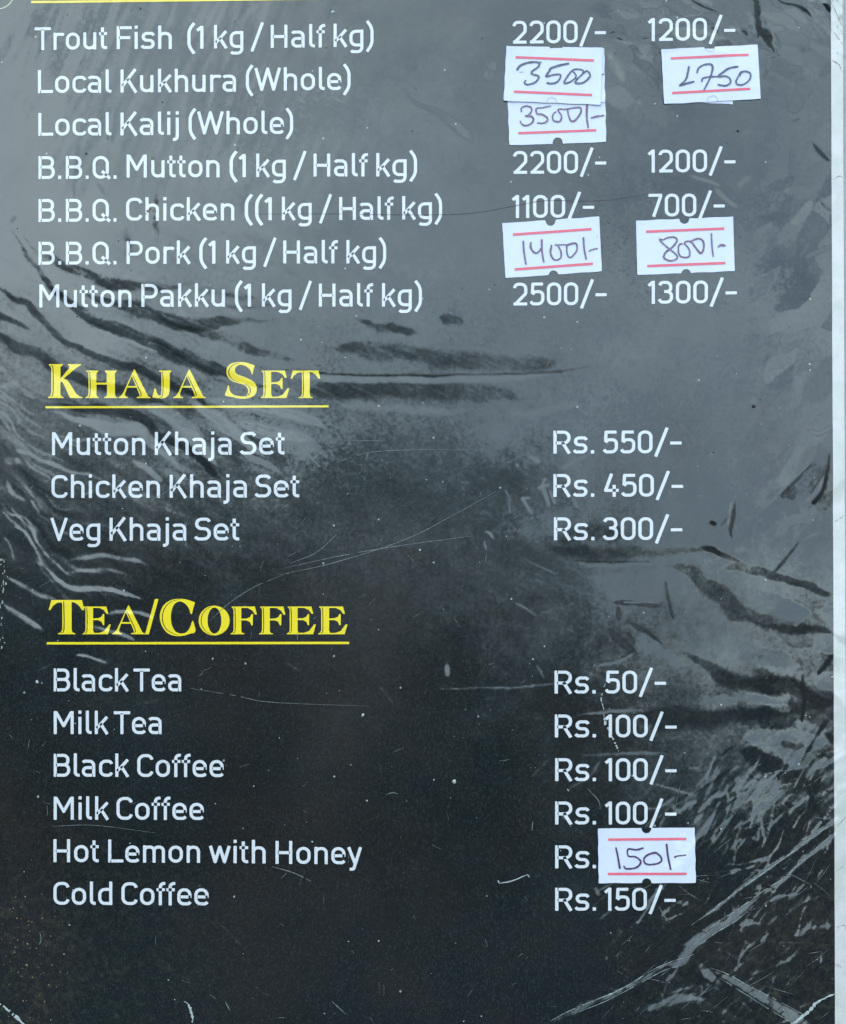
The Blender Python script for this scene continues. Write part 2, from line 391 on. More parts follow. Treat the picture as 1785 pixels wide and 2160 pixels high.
# pale tongues reaching into the dark
U = 0.085
for p, w, s in (
    ([(100, 868), (184, 893), (240, 905), (286, 903), (313, 921), (350, 958), (392, 998)], [10, 20, 22, 18, 8], U),
    ([(300, 850), (369, 884), (415, 930), (461, 985)], [24, 28, 26, 12], U),
    ([(400, 850), (461, 884), (520, 930), (560, 965)], [20, 22, 12], 0.075),
    ([(502, 893), (599, 915), (665, 932)], [18, 26, 14], 0.075),
    ([(430, 842), (540, 860), (640, 885), (690, 905)], [20, 22, 10], 0.075),
    ([(500, 950), (570, 985), (590, 1000)], [14, 6], 0.035),
    ([(280, 970), (322, 1000), (345, 1018)], 10, 0.055),
    ([(90, 1186), (127, 1226), (160, 1240), (206, 1243), (266, 1253), (318, 1266)], [4, 9, 11, 11, 8, 4], 0.10),
    ([(8, 1210), (60, 1240), (110, 1263), (145, 1272)], [6, 8, 4], 0.075),
    ([(135, 1185), (217, 1170), (283, 1180), (320, 1192)], [7, 11, 6], 0.065),
    ([(140, 1208), (207, 1200), (283, 1216)], [6, 8, 5], 0.06),
    ([(5, 1265), (46, 1306), (97, 1336)], [8, 14, 6], 0.085),
    ([(220, 1296), (290, 1290), (330, 1298)], 8, 0.07),
    ([(180, 1318), (250, 1335), (290, 1352)], 9, 0.075),
    ([(150, 1382), (200, 1386), (230, 1398)], 6, 0.08),
    ([(27, 1110), (50, 1120), (67, 1140), (83, 1173), (100, 1206)], [4, 5, 4], 0.075),
    ([(0, 1050), (27, 1083), (57, 1093), (73, 1123), (87, 1150)], 4, 0.06),
    ([(18, 1010), (30, 1040), (52, 1056)], [10, 7], 0.055),
    ([(60, 1050), (90, 1085)], 4, 0.06), ([(14, 968), (45, 975)], 14, 0.04), ([(30, 948), (70, 960)], 6, 0.04),
    ([(0, 815), (45, 806)], 9, 0.03), ([(47, 820), (75, 838)], 10, 0.035),
    ([(110, 912), (150, 926), (200, 925)], 5, 0.03), ([(120, 926), (175, 940)], 3, 0.03),
    ([(0, 1130), (20, 1150), (36, 1190)], 4, 0.06)):
    band(p, w, s * 1.15, soft=.4, warp=2, fray=.2)
for i in range(34):           # faint parallel folds fanning out between the two headings
    k = random.uniform(-.15, 1.25); x0 = -60 * k; o = 1262 - 330 * k
    P_ = [(x0 + 0, o - 215 + 60 * k), (x0 + 62, o - 140 + 40 * k), (x0 + 105, o - 75 + 20 * k), (x0 + 165, o - 24), (x0 + 235, o - 10), (x0 + 330 + 60 * k, o + 12 + 40 * k)]
    a0 = random.uniform(0, .5); a1 = random.uniform(.5, 1.0); C_ = catmull(P_, 6); n_ = len(C_); C_ = C_[int(a0 * n_):max(int(a1 * n_), int(a0 * n_) + 5)]
    band([tuple(q) for q in C_[::3]], random.uniform(3, 9), random.choice((1, 1, -.5)) * random.uniform(.03, .065), soft=.6, warp=3, fray=.4)
# --- right side: broad dark folds
R = -0.05
band([(1510, 1195), (1565, 1200), (1624, 1214), (1669, 1224), (1710, 1238), (1775, 1257)], [16, 22, 14, 18, 22], R, soft=.2, warp=3)
band([(1400, 1184), (1430, 1195), (1461, 1210), (1479, 1231), (1530, 1262), (1565, 1293), (1634, 1311), (1686, 1321), (1775, 1340)], [12, 18, 24, 34, 40, 32, 30, 26], -0.05, soft=.35, warp=4)
band([(1150, 1150), (1240, 1165), (1323, 1169), (1392, 1166), (1489, 1158), (1525, 1180)], [40, 30, 20, 16, 8], -0.05, soft=.6)
band([(1206, 1184), (1300, 1186), (1399, 1187)], 2.6, -0.1, warp=1)
band([(1206, 1191), (1300, 1194), (1399, 1191)], 9, 0.035, warp=3)
band([(1420, 1366), (1479, 1394), (1530, 1428), (1582, 1442), (1652, 1449), (1703, 1466), (1775, 1487)], [14, 26, 34, 36, 30, 20], -0.045, soft=.35)
band([(1340, 1500), (1392, 1515), (1496, 1513), (1582, 1504), (1669, 1494), (1775, 1482)], [40, 50, 40, 30, 20], -0.04, soft=.5)
band([(1560, 1580), (1600, 1592), (1652, 1630), (1703, 1650), (1775, 1668)], [30, 44, 40, 26], -0.05, soft=.5)
band([(1540, 1350), (1620, 1390), (1690, 1425), (1775, 1465)], [40, 30, 20], 0.02, soft=.6)
facet([(1479, 1468), (1667, 1460), (1667, 1485), (1600, 1494), (1475, 1500)], 0.035)
facet([(1565, 1553), (1600, 1538), (1680, 1538), (1745, 1560), (1720, 1600), (1680, 1622), (1640, 1600), (1590, 1575)], 0.05)
band([(1640, 1572), (1700, 1574)], 14, -0.06, soft=.6)
facet([(1251, 1214), (1399, 1200), (1396, 1268), (1289, 1264), (1258, 1240)], 0.02)
facet([(1320, 1311), (1344, 1376), (1399, 1387), (1427, 1411), (1440, 1400), (1399, 1362)], 0.035)
band([(1289, 1267), (1340, 1273), (1397, 1278)], 8, 'dark', warp=1, soft=.3)
band([(1300, 1270), (1390, 1269)], 2, 0.08, warp=1)
band([(1403, 1221), (1410, 1265), (1422, 1310)], 5, 'dark', warp=1)
band([(1302, 1277), (1306, 1307)], 7, 'dark', warp=1)
band([(1323, 1311), (1360, 1332), (1399, 1360)], 5, 'dark', warp=1)
band([(1280, 1322), (1305, 1350), (1340, 1376)], [4, 14, 10], 'dark', warp=1)
band([(1254, 1406), (1300, 1395), (1340, 1377)], 2.6, 0.10, warp=1)
band([(1627, 1213), (1650, 1185), (1678, 1158)], 4, 'dark', warp=1)
band([(1693, 1421), (1694, 1480), (1690, 1534)], 5, -0.09, warp=1)
band([(1721, 1425), (1762, 1373)], 9, -0.06, warp=1)
band([(1748, 1515), (1715, 1565), (1686, 1618)], 7, -0.09, warp=1)
band([(1693, 1629), (1717, 1694), (1742, 1748)], [8, 7, 5], -0.10, warp=1)
band([(1551, 1052), (1546, 1090), (1541, 1114), (1543, 1140)], [5, 9, 8, 4], 'dark', warp=.5, soft=.3)
band([(1545, 1052), (1538, 1085), (1534, 1112)], 4, 0.05, sx=-0.1, warp=.5)
band([(1721, 971), (1680, 1012), (1640, 1052)], [3, 6, 8], 'dark', warp=.5)
band([(1742, 985), (1722, 1018), (1706, 1046)], [3, 6, 3], 'dark', warp=.5)
facet([(1721, 975), (1745, 985), (1712, 1040), (1690, 1055), (1645, 1052)], 0.03, sx=0.08)
band([(1755, 940), (1735, 1030), (1700, 1080)], 8, -0.02, sx=.1, warp=1)
band([(1688, 1140), (1668, 1165), (1643, 1198)], 4, 'dark', warp=.5)
band([(1700, 905), (1730, 915), (1757, 895)], [6, 10, 6], 0.05, sx=.12)
band([(1499, 952), (1504, 962)], 8, 0.05, sx=.15, warp=.5)
band([(1496, 1098), (1512, 1106)], 9, -0.1, sx=.05, soft=.6, warp=1)
band([(1480, 1150), (1520, 1172), (1570, 1190)], [14, 8], -0.07, soft=.6)
# top right
s6 = 1 / 6
fin = [(240, -60), (390, -60), (430, 100), (425, 230), (450, 340), (540, 370), (580, 450), (570, 570), (622, 722), (600, 715), (540, 610), (480, 570), (440, 500), (400, 470), (385, 550), (350, 480), (330, 300), (300, 90)]
facet([(1535 + x * s6, y * s6) for x, y in fin], 'dark', soft=2.5, warp=1)
band([(1612, 36), (1617, 55)], 5, 'dark', warp=.5)
band([(1580, -20), (1587, 10), (1590, 50), (1597, 92)], 3, 0.08, sx=-0.1, warp=.5)
band([(1625, -10), (1652, 5), (1677, 10), (1693, 20), (1707, 30), (1714, 44)], [7, 10, 12, 6], 'dark', warp=1)
band([(1450, -5), (1488, 16), (1522, 31)], [8, 9, 4], 'dark', warp=1)
band([(1498, 59), (1517, 68)], 7, 'dark', warp=1); band([(1561, 68), (1569, 66), (1579, 78)], 9, 'dark', warp=.5)
band([(1281, 73), (1300, 67)], 5, 'dark', warp=.5); band([(1296, 80), (1318, 88)], 6, 'dark', warp=.5)
band([(1350, 83), (1371, 82)], 6, 'dark', warp=.5); band([(1279, 87), (1330, 92), (1384, 84)], 8, 0.05, sx=.08, warp=1)
band([(1305, 114), (1345, 92), (1366, 88)], 2.5, -0.12, warp=.5); band([(1294, 114), (1304, 113)], 5, 'dark', warp=.5)
band([(1700, -10), (1718, 28), (1752, 72), (1800, 120)], [18, 20, 16], 0.05, sx=.12, soft=.3, warp=1)
band([(1690, 10), (1712, 48), (1752, 105)], [6, 8, 5], -0.06, sx=-.1, warp=1)
band([(1712, 298), (1730, 322), (1756, 346)], [5, 10, 7], 'dark', soft=.3, warp=.5)
band([(1744, 318), (1756, 338)], 3, 'dark', warp=.5)
band([(1689, 208), (1705, 202), (1712, 192)], 2.4, 'dark', warp=.5)
band([(1742, 150), (1752, 128)], 3, 'dark', warp=.5)
band([(1728, 421), (1740, 438), (1757, 448)], 3.2, 'dark', warp=.5)
band([(1695, 545), (1730, 532), (1757, 520)], [4, 10, 6], 0.05, sx=.1, warp=2)
band([(1600, 135), (1640, 118), (1648, 108)], 6, 0.05, sx=-.1, warp=1)
band([(1450, 370), (1500, 385), (1520, 395)], 6, 0.03, sx=.12, warp=1); band([(1505, 395), (1530, 420), (1560, 442)], 9, 0.03, sx=.12, warp=1)
band([(1665, 243), (1690, 238)], 8, 0.06, sx=-.1); band([(1668, 250), (1690, 246)], 6, -0.04, sx=.1)
for p in ([(1120, 170), (1200, 230), (1230, 275)], [(1200, 240), (1300, 300), (1330, 340)]): pass
band([(840, 183), (890, 222), (930, 240), (980, 280), (995, 300)], [3, 14, 24, 16], 0.03, sx=-.08, soft=.5)
band([(1040, 130), (1030, 170)], 18, 0.02, sx=-.1, soft=.6)
band([(1285, 110), (1300, 150), (1330, 180)], [16, 22, 10], 0.02, sx=.1, soft=.5)
band([(1350, 165), (1368, 190), (1385, 200)], [14, 20, 6], 0.03, sx=.1, soft=.5)
band([(1350, 205), (1340, 245)], 14, 0.0, sx=.1, soft=.5)
# star-shaped dents near the prices
for p, w, s in (([(1100, 1048), (1108, 1062), (1124, 1086)], 5, .13), ([(1098, 1052), (1120, 1048)], 4, .12), ([(1140, 1020), (1152, 1048), (1160, 1070)], 6, .13),
                ([(1132, 1030), (1160, 1022)], 4, .12), ([(1143, 1022), (1150, 1010)], 3, .13), ([(1160, 1035), (1172, 1065)], 5, .12), ([(1207, 1045), (1222, 1074)], 7, .05),
                ([(1118, 962), (1140, 975)], 6, .09), ([(1180, 995), (1210, 975), (1245, 958)], 4, .06), ([(1088, 981), (1096, 981)], 5, .12),
                ([(1024, 1122), (1032, 1124), (1040, 1136)], 4, .14), ([(1022, 1140), (1024, 1160)], 2.4, .11), ([(942, 1400), (946, 1428)], 9, .12), ([(1130, 1400), (1150, 1435)], 3, .09),
                ([(1083, 1270), (1110, 1285), (1134, 1302)], 3, .10), ([(1092, 1170), (1180, 1215)], 3, .06)):
    band(p, w, s, warp=.7, soft=.4)
band([(900, 1452), (1000, 1452), (1100, 1449), (1160, 1444), (1210, 1449)], 3, .12, warp=1, fray=.3)
band([(1170, 1518), (1260, 1502), (1320, 1500), (1378, 1496)], [3, 8, 5], .085, warp=1, fray=.3)
band([(1220, 1594), (1300, 1590), (1400, 1587)], [2, 8], .085, warp=1, fray=.2); band([(1180, 1510), (1290, 1505), (1376, 1495)], 3, -.06, warp=1)
band([(1330, 1130), (1250, 1120), (1180, 1140)], 30, -.04, soft=.6)
# --- lower right: the film gathers in long creases
S = 0.16
for p, w, s in (
    ([(1130, 2175), (1202, 2135), (1290, 2098), (1332, 2077), (1393, 2041), (1462, 2016)], [12, 12, 11, 10, 8, 5], S),
    ([(1400, 2044), (1440, 2026), (1462, 1990), (1506, 1957), (1555, 1926), (1611, 1883)], [10, 22, 20, 20, 16, 9], 0.15),
    ([(1611, 1883), (1654, 1854), (1681, 1827), (1710, 1800), (1775, 1748)], [9, 8, 7, 9, 8], S),
    ([(1600, 1895), (1640, 1862), (1668, 1838), (1700, 1806)], 3, S),
    ([(1458, 1950), (1506, 1917), (1519, 1905), (1586, 1856), (1659, 1805), (1749, 1737), (1770, 1722)], [7, 8, 4, 5, 5, 6], S),
    ([(1530, 1895), (1600, 1840), (1680, 1785), (1750, 1730)], 3, 0.13),
    ([(1680, 1775), (1710, 1762), (1745, 1742)], 4, .12),
    ([(1497, 2043), (1531, 2058), (1579, 2087), (1628, 2116), (1688, 2155), (1730, 2185)], [10, 13, 18, 26, 34], 0.13),
    ([(1463, 2019), (1494, 2053), (1528, 2084)], [5, 20, 12], 0.11),
    ([(1436, 2036), (1407, 2075), (1392, 2109)], [6, 6, 3], 0.14),
    ([(1350, 2132), (1385, 2121), (1429, 2106), (1495, 2108)], [14, 16, 18, 8], 0.13),
    ([(1482, 2072), (1520, 2088)], 9, .12),
    ([(1577, 2055), (1628, 2038), (1688, 2002)], [4, 7, 3], .11),
    ([(1560, 1952), (1580, 1946), (1610, 1948)], [10, 12, 3], .12), ([(1618, 1952), (1640, 1930)], 7, .12),
    ([(1509, 1711), (1490, 1740), (1467, 1770), (1409, 1832)], [9, 8, 9, 8], .15),
    ([(1396, 1861), (1370, 1905), (1338, 1957)], [4, 7, 3], .14),
    ([(1315, 1950), (1290, 1990), (1273, 2035)], [14, 14, 3], .09),
    ([(1388, 2080), (1400, 2120)], 3, .1), ([(1590, 2090), (1620, 2115)], 5, .11), ([(1560, 2110), (1590, 2135)], 5, .11),
    ([(1577, 1818), (1620, 1808)], 7, .11), ([(1592, 1835), (1612, 1838)], 4, .12), ([(1610, 1852), (1630, 1846)], 4, .12),
    ([(1690, 1900), (1760, 1880)], 3, .09), ([(1688, 1960), (1760, 1950)], 9, .07), ([(1640, 2050), (1690, 2045)], 4, .09),
    ([(1428, 1705), (1418, 1700), (1440, 1718)], 8, .09), ([(1255, 1868), (1262, 1890)], 8, .08),
    ([(429, 1907), (450, 1935), (500, 1985), (555, 2040)], [7, 3, 8, 3], .13), ([(410, 1905), (470, 1970)], 3, .11),
    ([(1188, 1669), (1240, 1640), (1268, 1600)], 5, .06), ([(1180, 1715), (1200, 1730)], 4, .1),
    ([(1120, 1640), (1160, 1600)], 4, .06), ([(1700, 1570), (1650, 1640), (1600, 1720)], 4, .05)):
    band(p, w, s * .85 if s > .12 else s + .02, warp=1.0, soft=.3, fray=(0 if s > .12 else .3), rep=s > .12)
facet([(1550, 1642), (1590, 1632), (1640, 1650), (1675, 1690), (1640, 1735), (1590, 1740), (1552, 1700)], .028)
for i in range(50):          # leaf-shaped slivers of film turned to the sky
    cx = 1230 + 520 * random.random() ** 0.8; cy = 1600 + 560 * random.random()
    if low_right[int((cy - Y0) / G), int((cx - X0) / G)] < 0.3: continue
    a = rad(random.choice((random.gauss(-42, 12), random.gauss(-60, 10), random.gauss(15, 15)))); l = random.uniform(20, 75); w = random.uniform(4, 12)
    ca, sa = math.cos(a), math.sin(a); k = random.uniform(-.25, .25) * l
    facet([(cx - ca * l / 2, cy - sa * l / 2), (cx + k * ca + sa * w / 2, cy + k * sa - ca * w / 2), (cx + ca * l / 2, cy + sa * l / 2), (cx + k * ca * .3 - sa * w / 2, cy + k * sa * .3 + ca * w / 2)], random.choice((1, 1, 1, -.5)) * random.uniform(.04, .12), sx=random.uniform(-.06, .06), soft=1.6, warp=.8)
for i in range(40):
    x, y = random.uniform(1500, 1750), random.uniform(120, 1200); a = rad(random.gauss(-50, 25)); l = random.uniform(8, 60)
    band([(x, y), (x + math.cos(a) * l, y + math.sin(a) * l)], random.uniform(3, 14), random.uniform(-.02, .03), sx=random.uniform(-.07, .07), soft=.6, warp=2)
# a thicket of hairline creases fanning out from the corner
for i in range(190):         # long straight creases
    cx = 1200 + 570 * random.random() ** 0.8; cy = 1560 + 600 * random.random()
    if low_right[int((cy - Y0) / G), int((cx - X0) / G)] < 0.3: continue
    a = rad(random.choice((random.gauss(-38, 8), random.gauss(-55, 8), random.gauss(-65, 6), random.gauss(-8, 12)))); l = random.uniform(30, 150)
    dx, dy = math.cos(a) * l / 2, math.sin(a) * l / 2
    band([(cx - dx, cy - dy), (cx + dx, cy + dy)], [1.5, random.uniform(2, 5), 1.5], random.choice((1, 1, 1, -0.5)) * random.uniform(.05, .14), sx=random.uniform(-.05, .05), warp=.4, soft=.25)
for i in range(230):
    cx = 1250 + 510 * random.random() ** 0.8; cy = 1620 + 520 * random.random()
    if low_right[int((cy - Y0) / G), int((cx - X0) / G)] < 0.25: continue
    a = rad(random.gauss(-48, 16)); l = random.uniform(14, 90)
    dx, dy = math.cos(a) * l / 2, math.sin(a) * l / 2; b = random.uniform(-6, 6)
    band([(cx - dx, cy - dy), (cx + b, cy + b), (cx + dx, cy + dy)], random.uniform(1.8, 4.5), random.choice((1, 1, -0.4)) * random.uniform(.05, .16), warp=1)
# fine scratches in the film over the whole board
for i in range(70):
    cx, cy = random.uniform(0, 1750), random.uniform(850, 2160)
    a = rad(random.choice((random.gauss(-25, 12), random.gauss(60, 30)))); l = random.uniform(10, 70)
    dx, dy = math.cos(a) * l / 2, math.sin(a) * l / 2; b = random.uniform(-5, 5)
    band([(cx - dx, cy - dy), (cx + b, cy - b), (cx + dx, cy + dy)], 2.2, random.uniform(.03, .09), warp=.5, fray=.5)

# creased film is itself finely ribbed along its creases
rib1 = smooth_noise(4, 31, ax=10, ang=-40) + .6 * smooth_noise(9, 32, ax=7, ang=-46)
rib2 = smooth_noise(3.5, 33, ax=12, ang=24) + .6 * smooth_noise(8, 34, ax=8, ang=20)
mag = np.clip(np.hypot(SX, SY) / .1, 0, 1.4)
right_side = sm(1000, 1300, PX)
SY += .030 * mag * (rib1 * right_side * sm(1450, 1650, PY) + .5 * rib2 * (1 - right_side))
SX += .020 * mag * rib1 * right_side * sm(1450, 1650, PY)
SY += .006 * low_right * rib1
# slight flattening at the finest scale, then least-squares integration of the slopes into real relief
def blur(a):
    a = (np.roll(a, 1, 0) + 4 * a + np.roll(a, -1, 0)) / 6
    return (np.roll(a, 1, 1) + 4 * a + np.roll(a, -1, 1)) / 6
SX, SY = blur(SX), blur(SY)
def integrate(sx, sy):
    big = np.zeros((2 * NY, 2 * NX)); by = big.copy()
    big[:NY, :NX] = sx; big[:NY, NX:] = -sx[:, ::-1]; big[NY:, :] = big[:NY, :][::-1]
    by[:NY, :NX] = sy; by[:NY, NX:] = sy[:, ::-1]; by[NY:, :] = -by[:NY, :][::-1]
    kx = 2j * np.pi * np.fft.fftfreq(2 * NX)[None, :] / G; ky = 2j * np.pi * np.fft.fftfreq(2 * NY)[:, None] / G
    den = (np.abs(kx) ** 2 + np.abs(ky) ** 2) + (2 * np.pi / 500) ** 2
    H = (np.conj(kx) * np.fft.fft2(big) + np.conj(ky) * np.fft.fft2(by)) / den
    h = np.fft.ifft2(H).real[:NY, :NX]
    return h
HT = np.clip(integrate(SX, SY), -14, 14)              # height towards the viewer, grid units
HT -= HT.min()

def sample(F, x, y):
    u = np.clip((np.asarray(x) - X0) / G, 0, NX - 1.001); v = np.clip((np.asarray(y) - Y0) / G, 0, NY - 1.001)
    i = u.astype(int); j = v.astype(int); fu = u - i; fv = v - j
    return (F[j, i] * (1 - fu) * (1 - fv) + F[j, i + 1] * fu * (1 - fv) + F[j + 1, i] * (1 - fu) * fv + F[j + 1, i + 1] * fu * fv)

# ------------------------------------------------------------------ object helpers
def place(o):
    o.matrix_world = FRAME
def tag(o, label=None, cat=None, group=None, kind=None):
    for k, v in (('label', label), ('category', cat), ('group', group), ('kind', kind)):
        if v: o[k] = v
    return o
def empty(name, gxy=None):
    o = bpy.data.objects.new(name, None); COL.objects.link(o); o.empty_display_size = 0.02
    if gxy is None: o.matrix_world = FRAME
    else: o.matrix_world = FRAME @ Matrix.Translation(((gxy[0] - CX) * K, 0, (CY - gxy[1]) * K))
    return o
def mesh_obj(name, verts, faces, mat, parent=None, slopes=None, origin=None, smooth=False):
    """verts in metres of the board's own frame; origin (grid x, y) shifts them so the object sits at its thing's base"""
    v = np.asarray(verts, dtype=np.float64).copy()
    if origin is not None:
        v[:, 0] -= (origin[0] - CX) * K; v[:, 2] -= (CY - origin[1]) * K
    me = bpy.data.meshes.new(name)
    if isinstance(faces, np.ndarray):
        nf, k = faces.shape
        me.vertices.add(len(v)); me.vertices.foreach_set('co', v.ravel())
        me.loops.add(nf * k); me.loops.foreach_set('vertex_index', faces.ravel().astype(np.int32))
        me.polygons.add(nf); me.polygons.foreach_set('loop_start', np.arange(0, nf * k, k, dtype=np.int32))
        me.update(calc_edges=True)
    else:
        me.from_pydata(v.tolist(), [], faces); me.update()
    if slopes is not None:
        at = me.attributes.new('film_slope', 'FLOAT_VECTOR', 'POINT'); at.data.foreach_set('vector', slopes.ravel().astype(np.float32))
    if smooth: me.polygons.foreach_set('use_smooth', np.ones(len(me.polygons), bool))
    me.materials.append(mat)
    o = bpy.data.objects.new(name, me); COL.objects.link(o)
    if parent: o.parent = parent
    return o
def lay(name, pts, faces, mat, parent, off, origin=None, damp=1.0):
    """flat shapes given in grid coordinates, laid on the relief at height off (grid units)"""
    p = np.asarray(pts, float); x, y = p[:, 0], p[:, 1]
    h = sample(HT, x, y) + off
    v = np.stack([(x - CX) * K, -h * K, (CY - y) * K], 1)
    s = np.stack([sample(SX, x, y) * -1.0, np.zeros(len(x)), sample(SY, x, y)], 1) * damp
    return mesh_obj(name, v, faces, mat, parent, s, origin)

# ------------------------------------------------------------------ shapes -> filled outlines (marching squares)
def rpath(pts, rr=0.0, closed=False, n=7):
    """polyline with rounded corners; rr one radius or one per point"""
    P = [np.array(p, float) for p in pts]; m = len(P)
    R_ = [rr] * m if np.isscalar(rr) else list(rr)
    out = []
    for i in range(m):
        if not closed and i in (0, m - 1): out.append(P[i]); continue
        a, b, c = P[i - 1], P[i], P[(i + 1) % m]
        u = a - b; v = c - b; lu, lv = np.linalg.norm(u), np.linalg.norm(v); u /= lu; v /= lv
        ang = math.acos(max(-1, min(1, float(u @ v))))
        if R_[i] < 0.5 or ang > 3.1: out.append(b); continue
        t = R_[i] / math.tan(ang / 2)
        t = min(t, lu * 0.5 if (closed or 0 < i - 1) else lu * 0.98, lv * 0.5 if (closed or i + 1 < m - 1) else lv * 0.98)
        r = t * math.tan(ang / 2)
        c0 = b + (u + v) / np.linalg.norm(u + v) * (r / math.sin(ang / 2))
        s, e = b + u * t - c0, b + v * t - c0
        a0 = math.atan2(s[1], s[0]); a1 = math.atan2(e[1], e[0]); d = (a1 - a0 + math.pi) % (2 * math.pi) - math.pi
        for k in range(n + 1): out.append(c0 + r * np.array([math.cos(a0 + d * k / n), math.sin(a0 + d * k / n)]))
    if closed: out.append(out[0])
    return np.array(out)

def sd_path(X, Y, P, r, butt=True, closed=False):
    d = np.full(X.shape, 1e9); n = len(P) - 1
    rs = np.interp(np.linspace(0, 1, n + 1), np.linspace(0, 1, len(np.atleast_1d(r))), np.atleast_1d(r))
    for i in range(n):
        a, b = P[i], P[i + 1]; e = b - a; l = math.hypot(*e)
        if l < 1e-6: continue
        e = e / l; tx = (X - a[0]) * e[0] + (Y - a[1]) * e[1]; pr = np.abs((X - a[0]) * -e[1] + (Y - a[1]) * e[0])
        tc_ = np.clip(tx, 0, l); rr = rs[i] + (rs[i + 1] - rs[i]) * tc_ / l
        q = np.hypot(tx - tc_, pr) - rr
        if butt and not closed:
            if i == 0: q = np.where(tx < 0, np.maximum(pr - rr, -tx), q)
            if i == n - 1: q = np.where(tx > l, np.maximum(pr - rr, tx - l), q)
            if n == 1 or i in (0, n - 1): q = np.where((tx >= 0) & (tx <= l), pr - rr, q)
        d = np.minimum(d, q)
    if butt and not closed:
        # cut square at the two ends (inside the stroke only)
        for p, q2 in ((P[0], P[1]), (P[-1], P[-2])):
            e = (p - q2) / max(math.hypot(*(p - q2)), 1e-6); al = (X - p[0]) * e[0] + (Y - p[1]) * e[1]
            near = np.hypot(X - p[0], Y - p[1]) < rs.max() * 1.9
            d = np.where(near, np.maximum(d, al), d)
    return d

def sd_poly(X, Y, P):
    d = np.full(X.shape, 1e9); ins = np.zeros(X.shape, bool)
    for i in range(len(P)):
        a, b = P[i], P[(i + 1) % len(P)]; e = b - a; l2 = max((e ** 2).sum(), 1e-9)
        t = np.clip(((X - a[0]) * e[0] + (Y - a[1]) * e[1]) / l2, 0, 1)
        d = np.minimum(d, np.hypot(X - a[0] - t * e[0], Y - a[1] - t * e[1]))
        c = (a[1] > Y) != (b[1] > Y)
        if b[1] != a[1]: ins ^= c & (X < a[0] + (Y - a[1]) * e[0] / e[1])
    return np.where(ins, -d, d)

def xor(a, b): return np.maximum(np.minimum(a, b), -np.maximum(a, b))

def fill(F, xs, ys):
    """polygons of the region F<0 on a grid"""
    F = np.where(np.abs(F) < 1e-6, 1e-6, F)
    ins = F < 0; verts = []; index = {}; faces = []
    def vtx(key, x, y):
        if key not in index: index[key] = len(verts); verts.append((x, y))
        return index[key]
    def corner(j, i): return vtx((0, j, i), xs[i], ys[j])
    def edge(j, i, j2, i2):
        a, b = F[j, i], F[j2, i2]; t = a / (a - b)
        return vtx((1, j, i, j2, i2), xs[i] + (xs[i2] - xs[i]) * t, ys[j] + (ys[j2] - ys[j]) * t)
    ny, nx = F.shape
    cnt = ins[:-1, :-1].astype(int) + ins[1:, :-1] + ins[:-1, 1:] + ins[1:, 1:]
    for j in range(ny - 1):
        i = 0
        nz_ = np.nonzero(cnt[j])[0]
        if len(nz_) == 0: continue
        i = nz_[0]
        while i <= nz_[-1]:
            c = cnt[j, i]
            if c == 4:
                k = i
                while k + 1 < nx - 1 and cnt[j, k + 1] == 4 and k - i < 5: k += 1
                faces.append([corner(j, i), corner(j, k + 1), corner(j + 1, k + 1), corner(j + 1, i)]); i = k + 1; continue
            if c:
                cs = [(j, i), (j, i + 1), (j + 1, i + 1), (j + 1, i)]; poly = []
                for q in range(4):
                    p0, p1 = cs[q], cs[(q + 1) % 4]
                    if ins[p0]: poly.append(corner(*p0))
                    if ins[p0] != ins[p1]:
                        a_, b_ = (p0, p1) if p0 < p1 else (p1, p0)
                        poly.append(edge(*a_, *b_))
                if len(poly) > 2: faces.append(poly)
            i += 1
    return np.array(verts).reshape(-1, 2), faces

# ------------------------------------------------------------------ the plain lettering: centre lines, cap height 100
r_ = 6.5
def ln_(*p): return rpath(p)
def rc(p, rr, closed=False): return rpath(p, rr, closed)
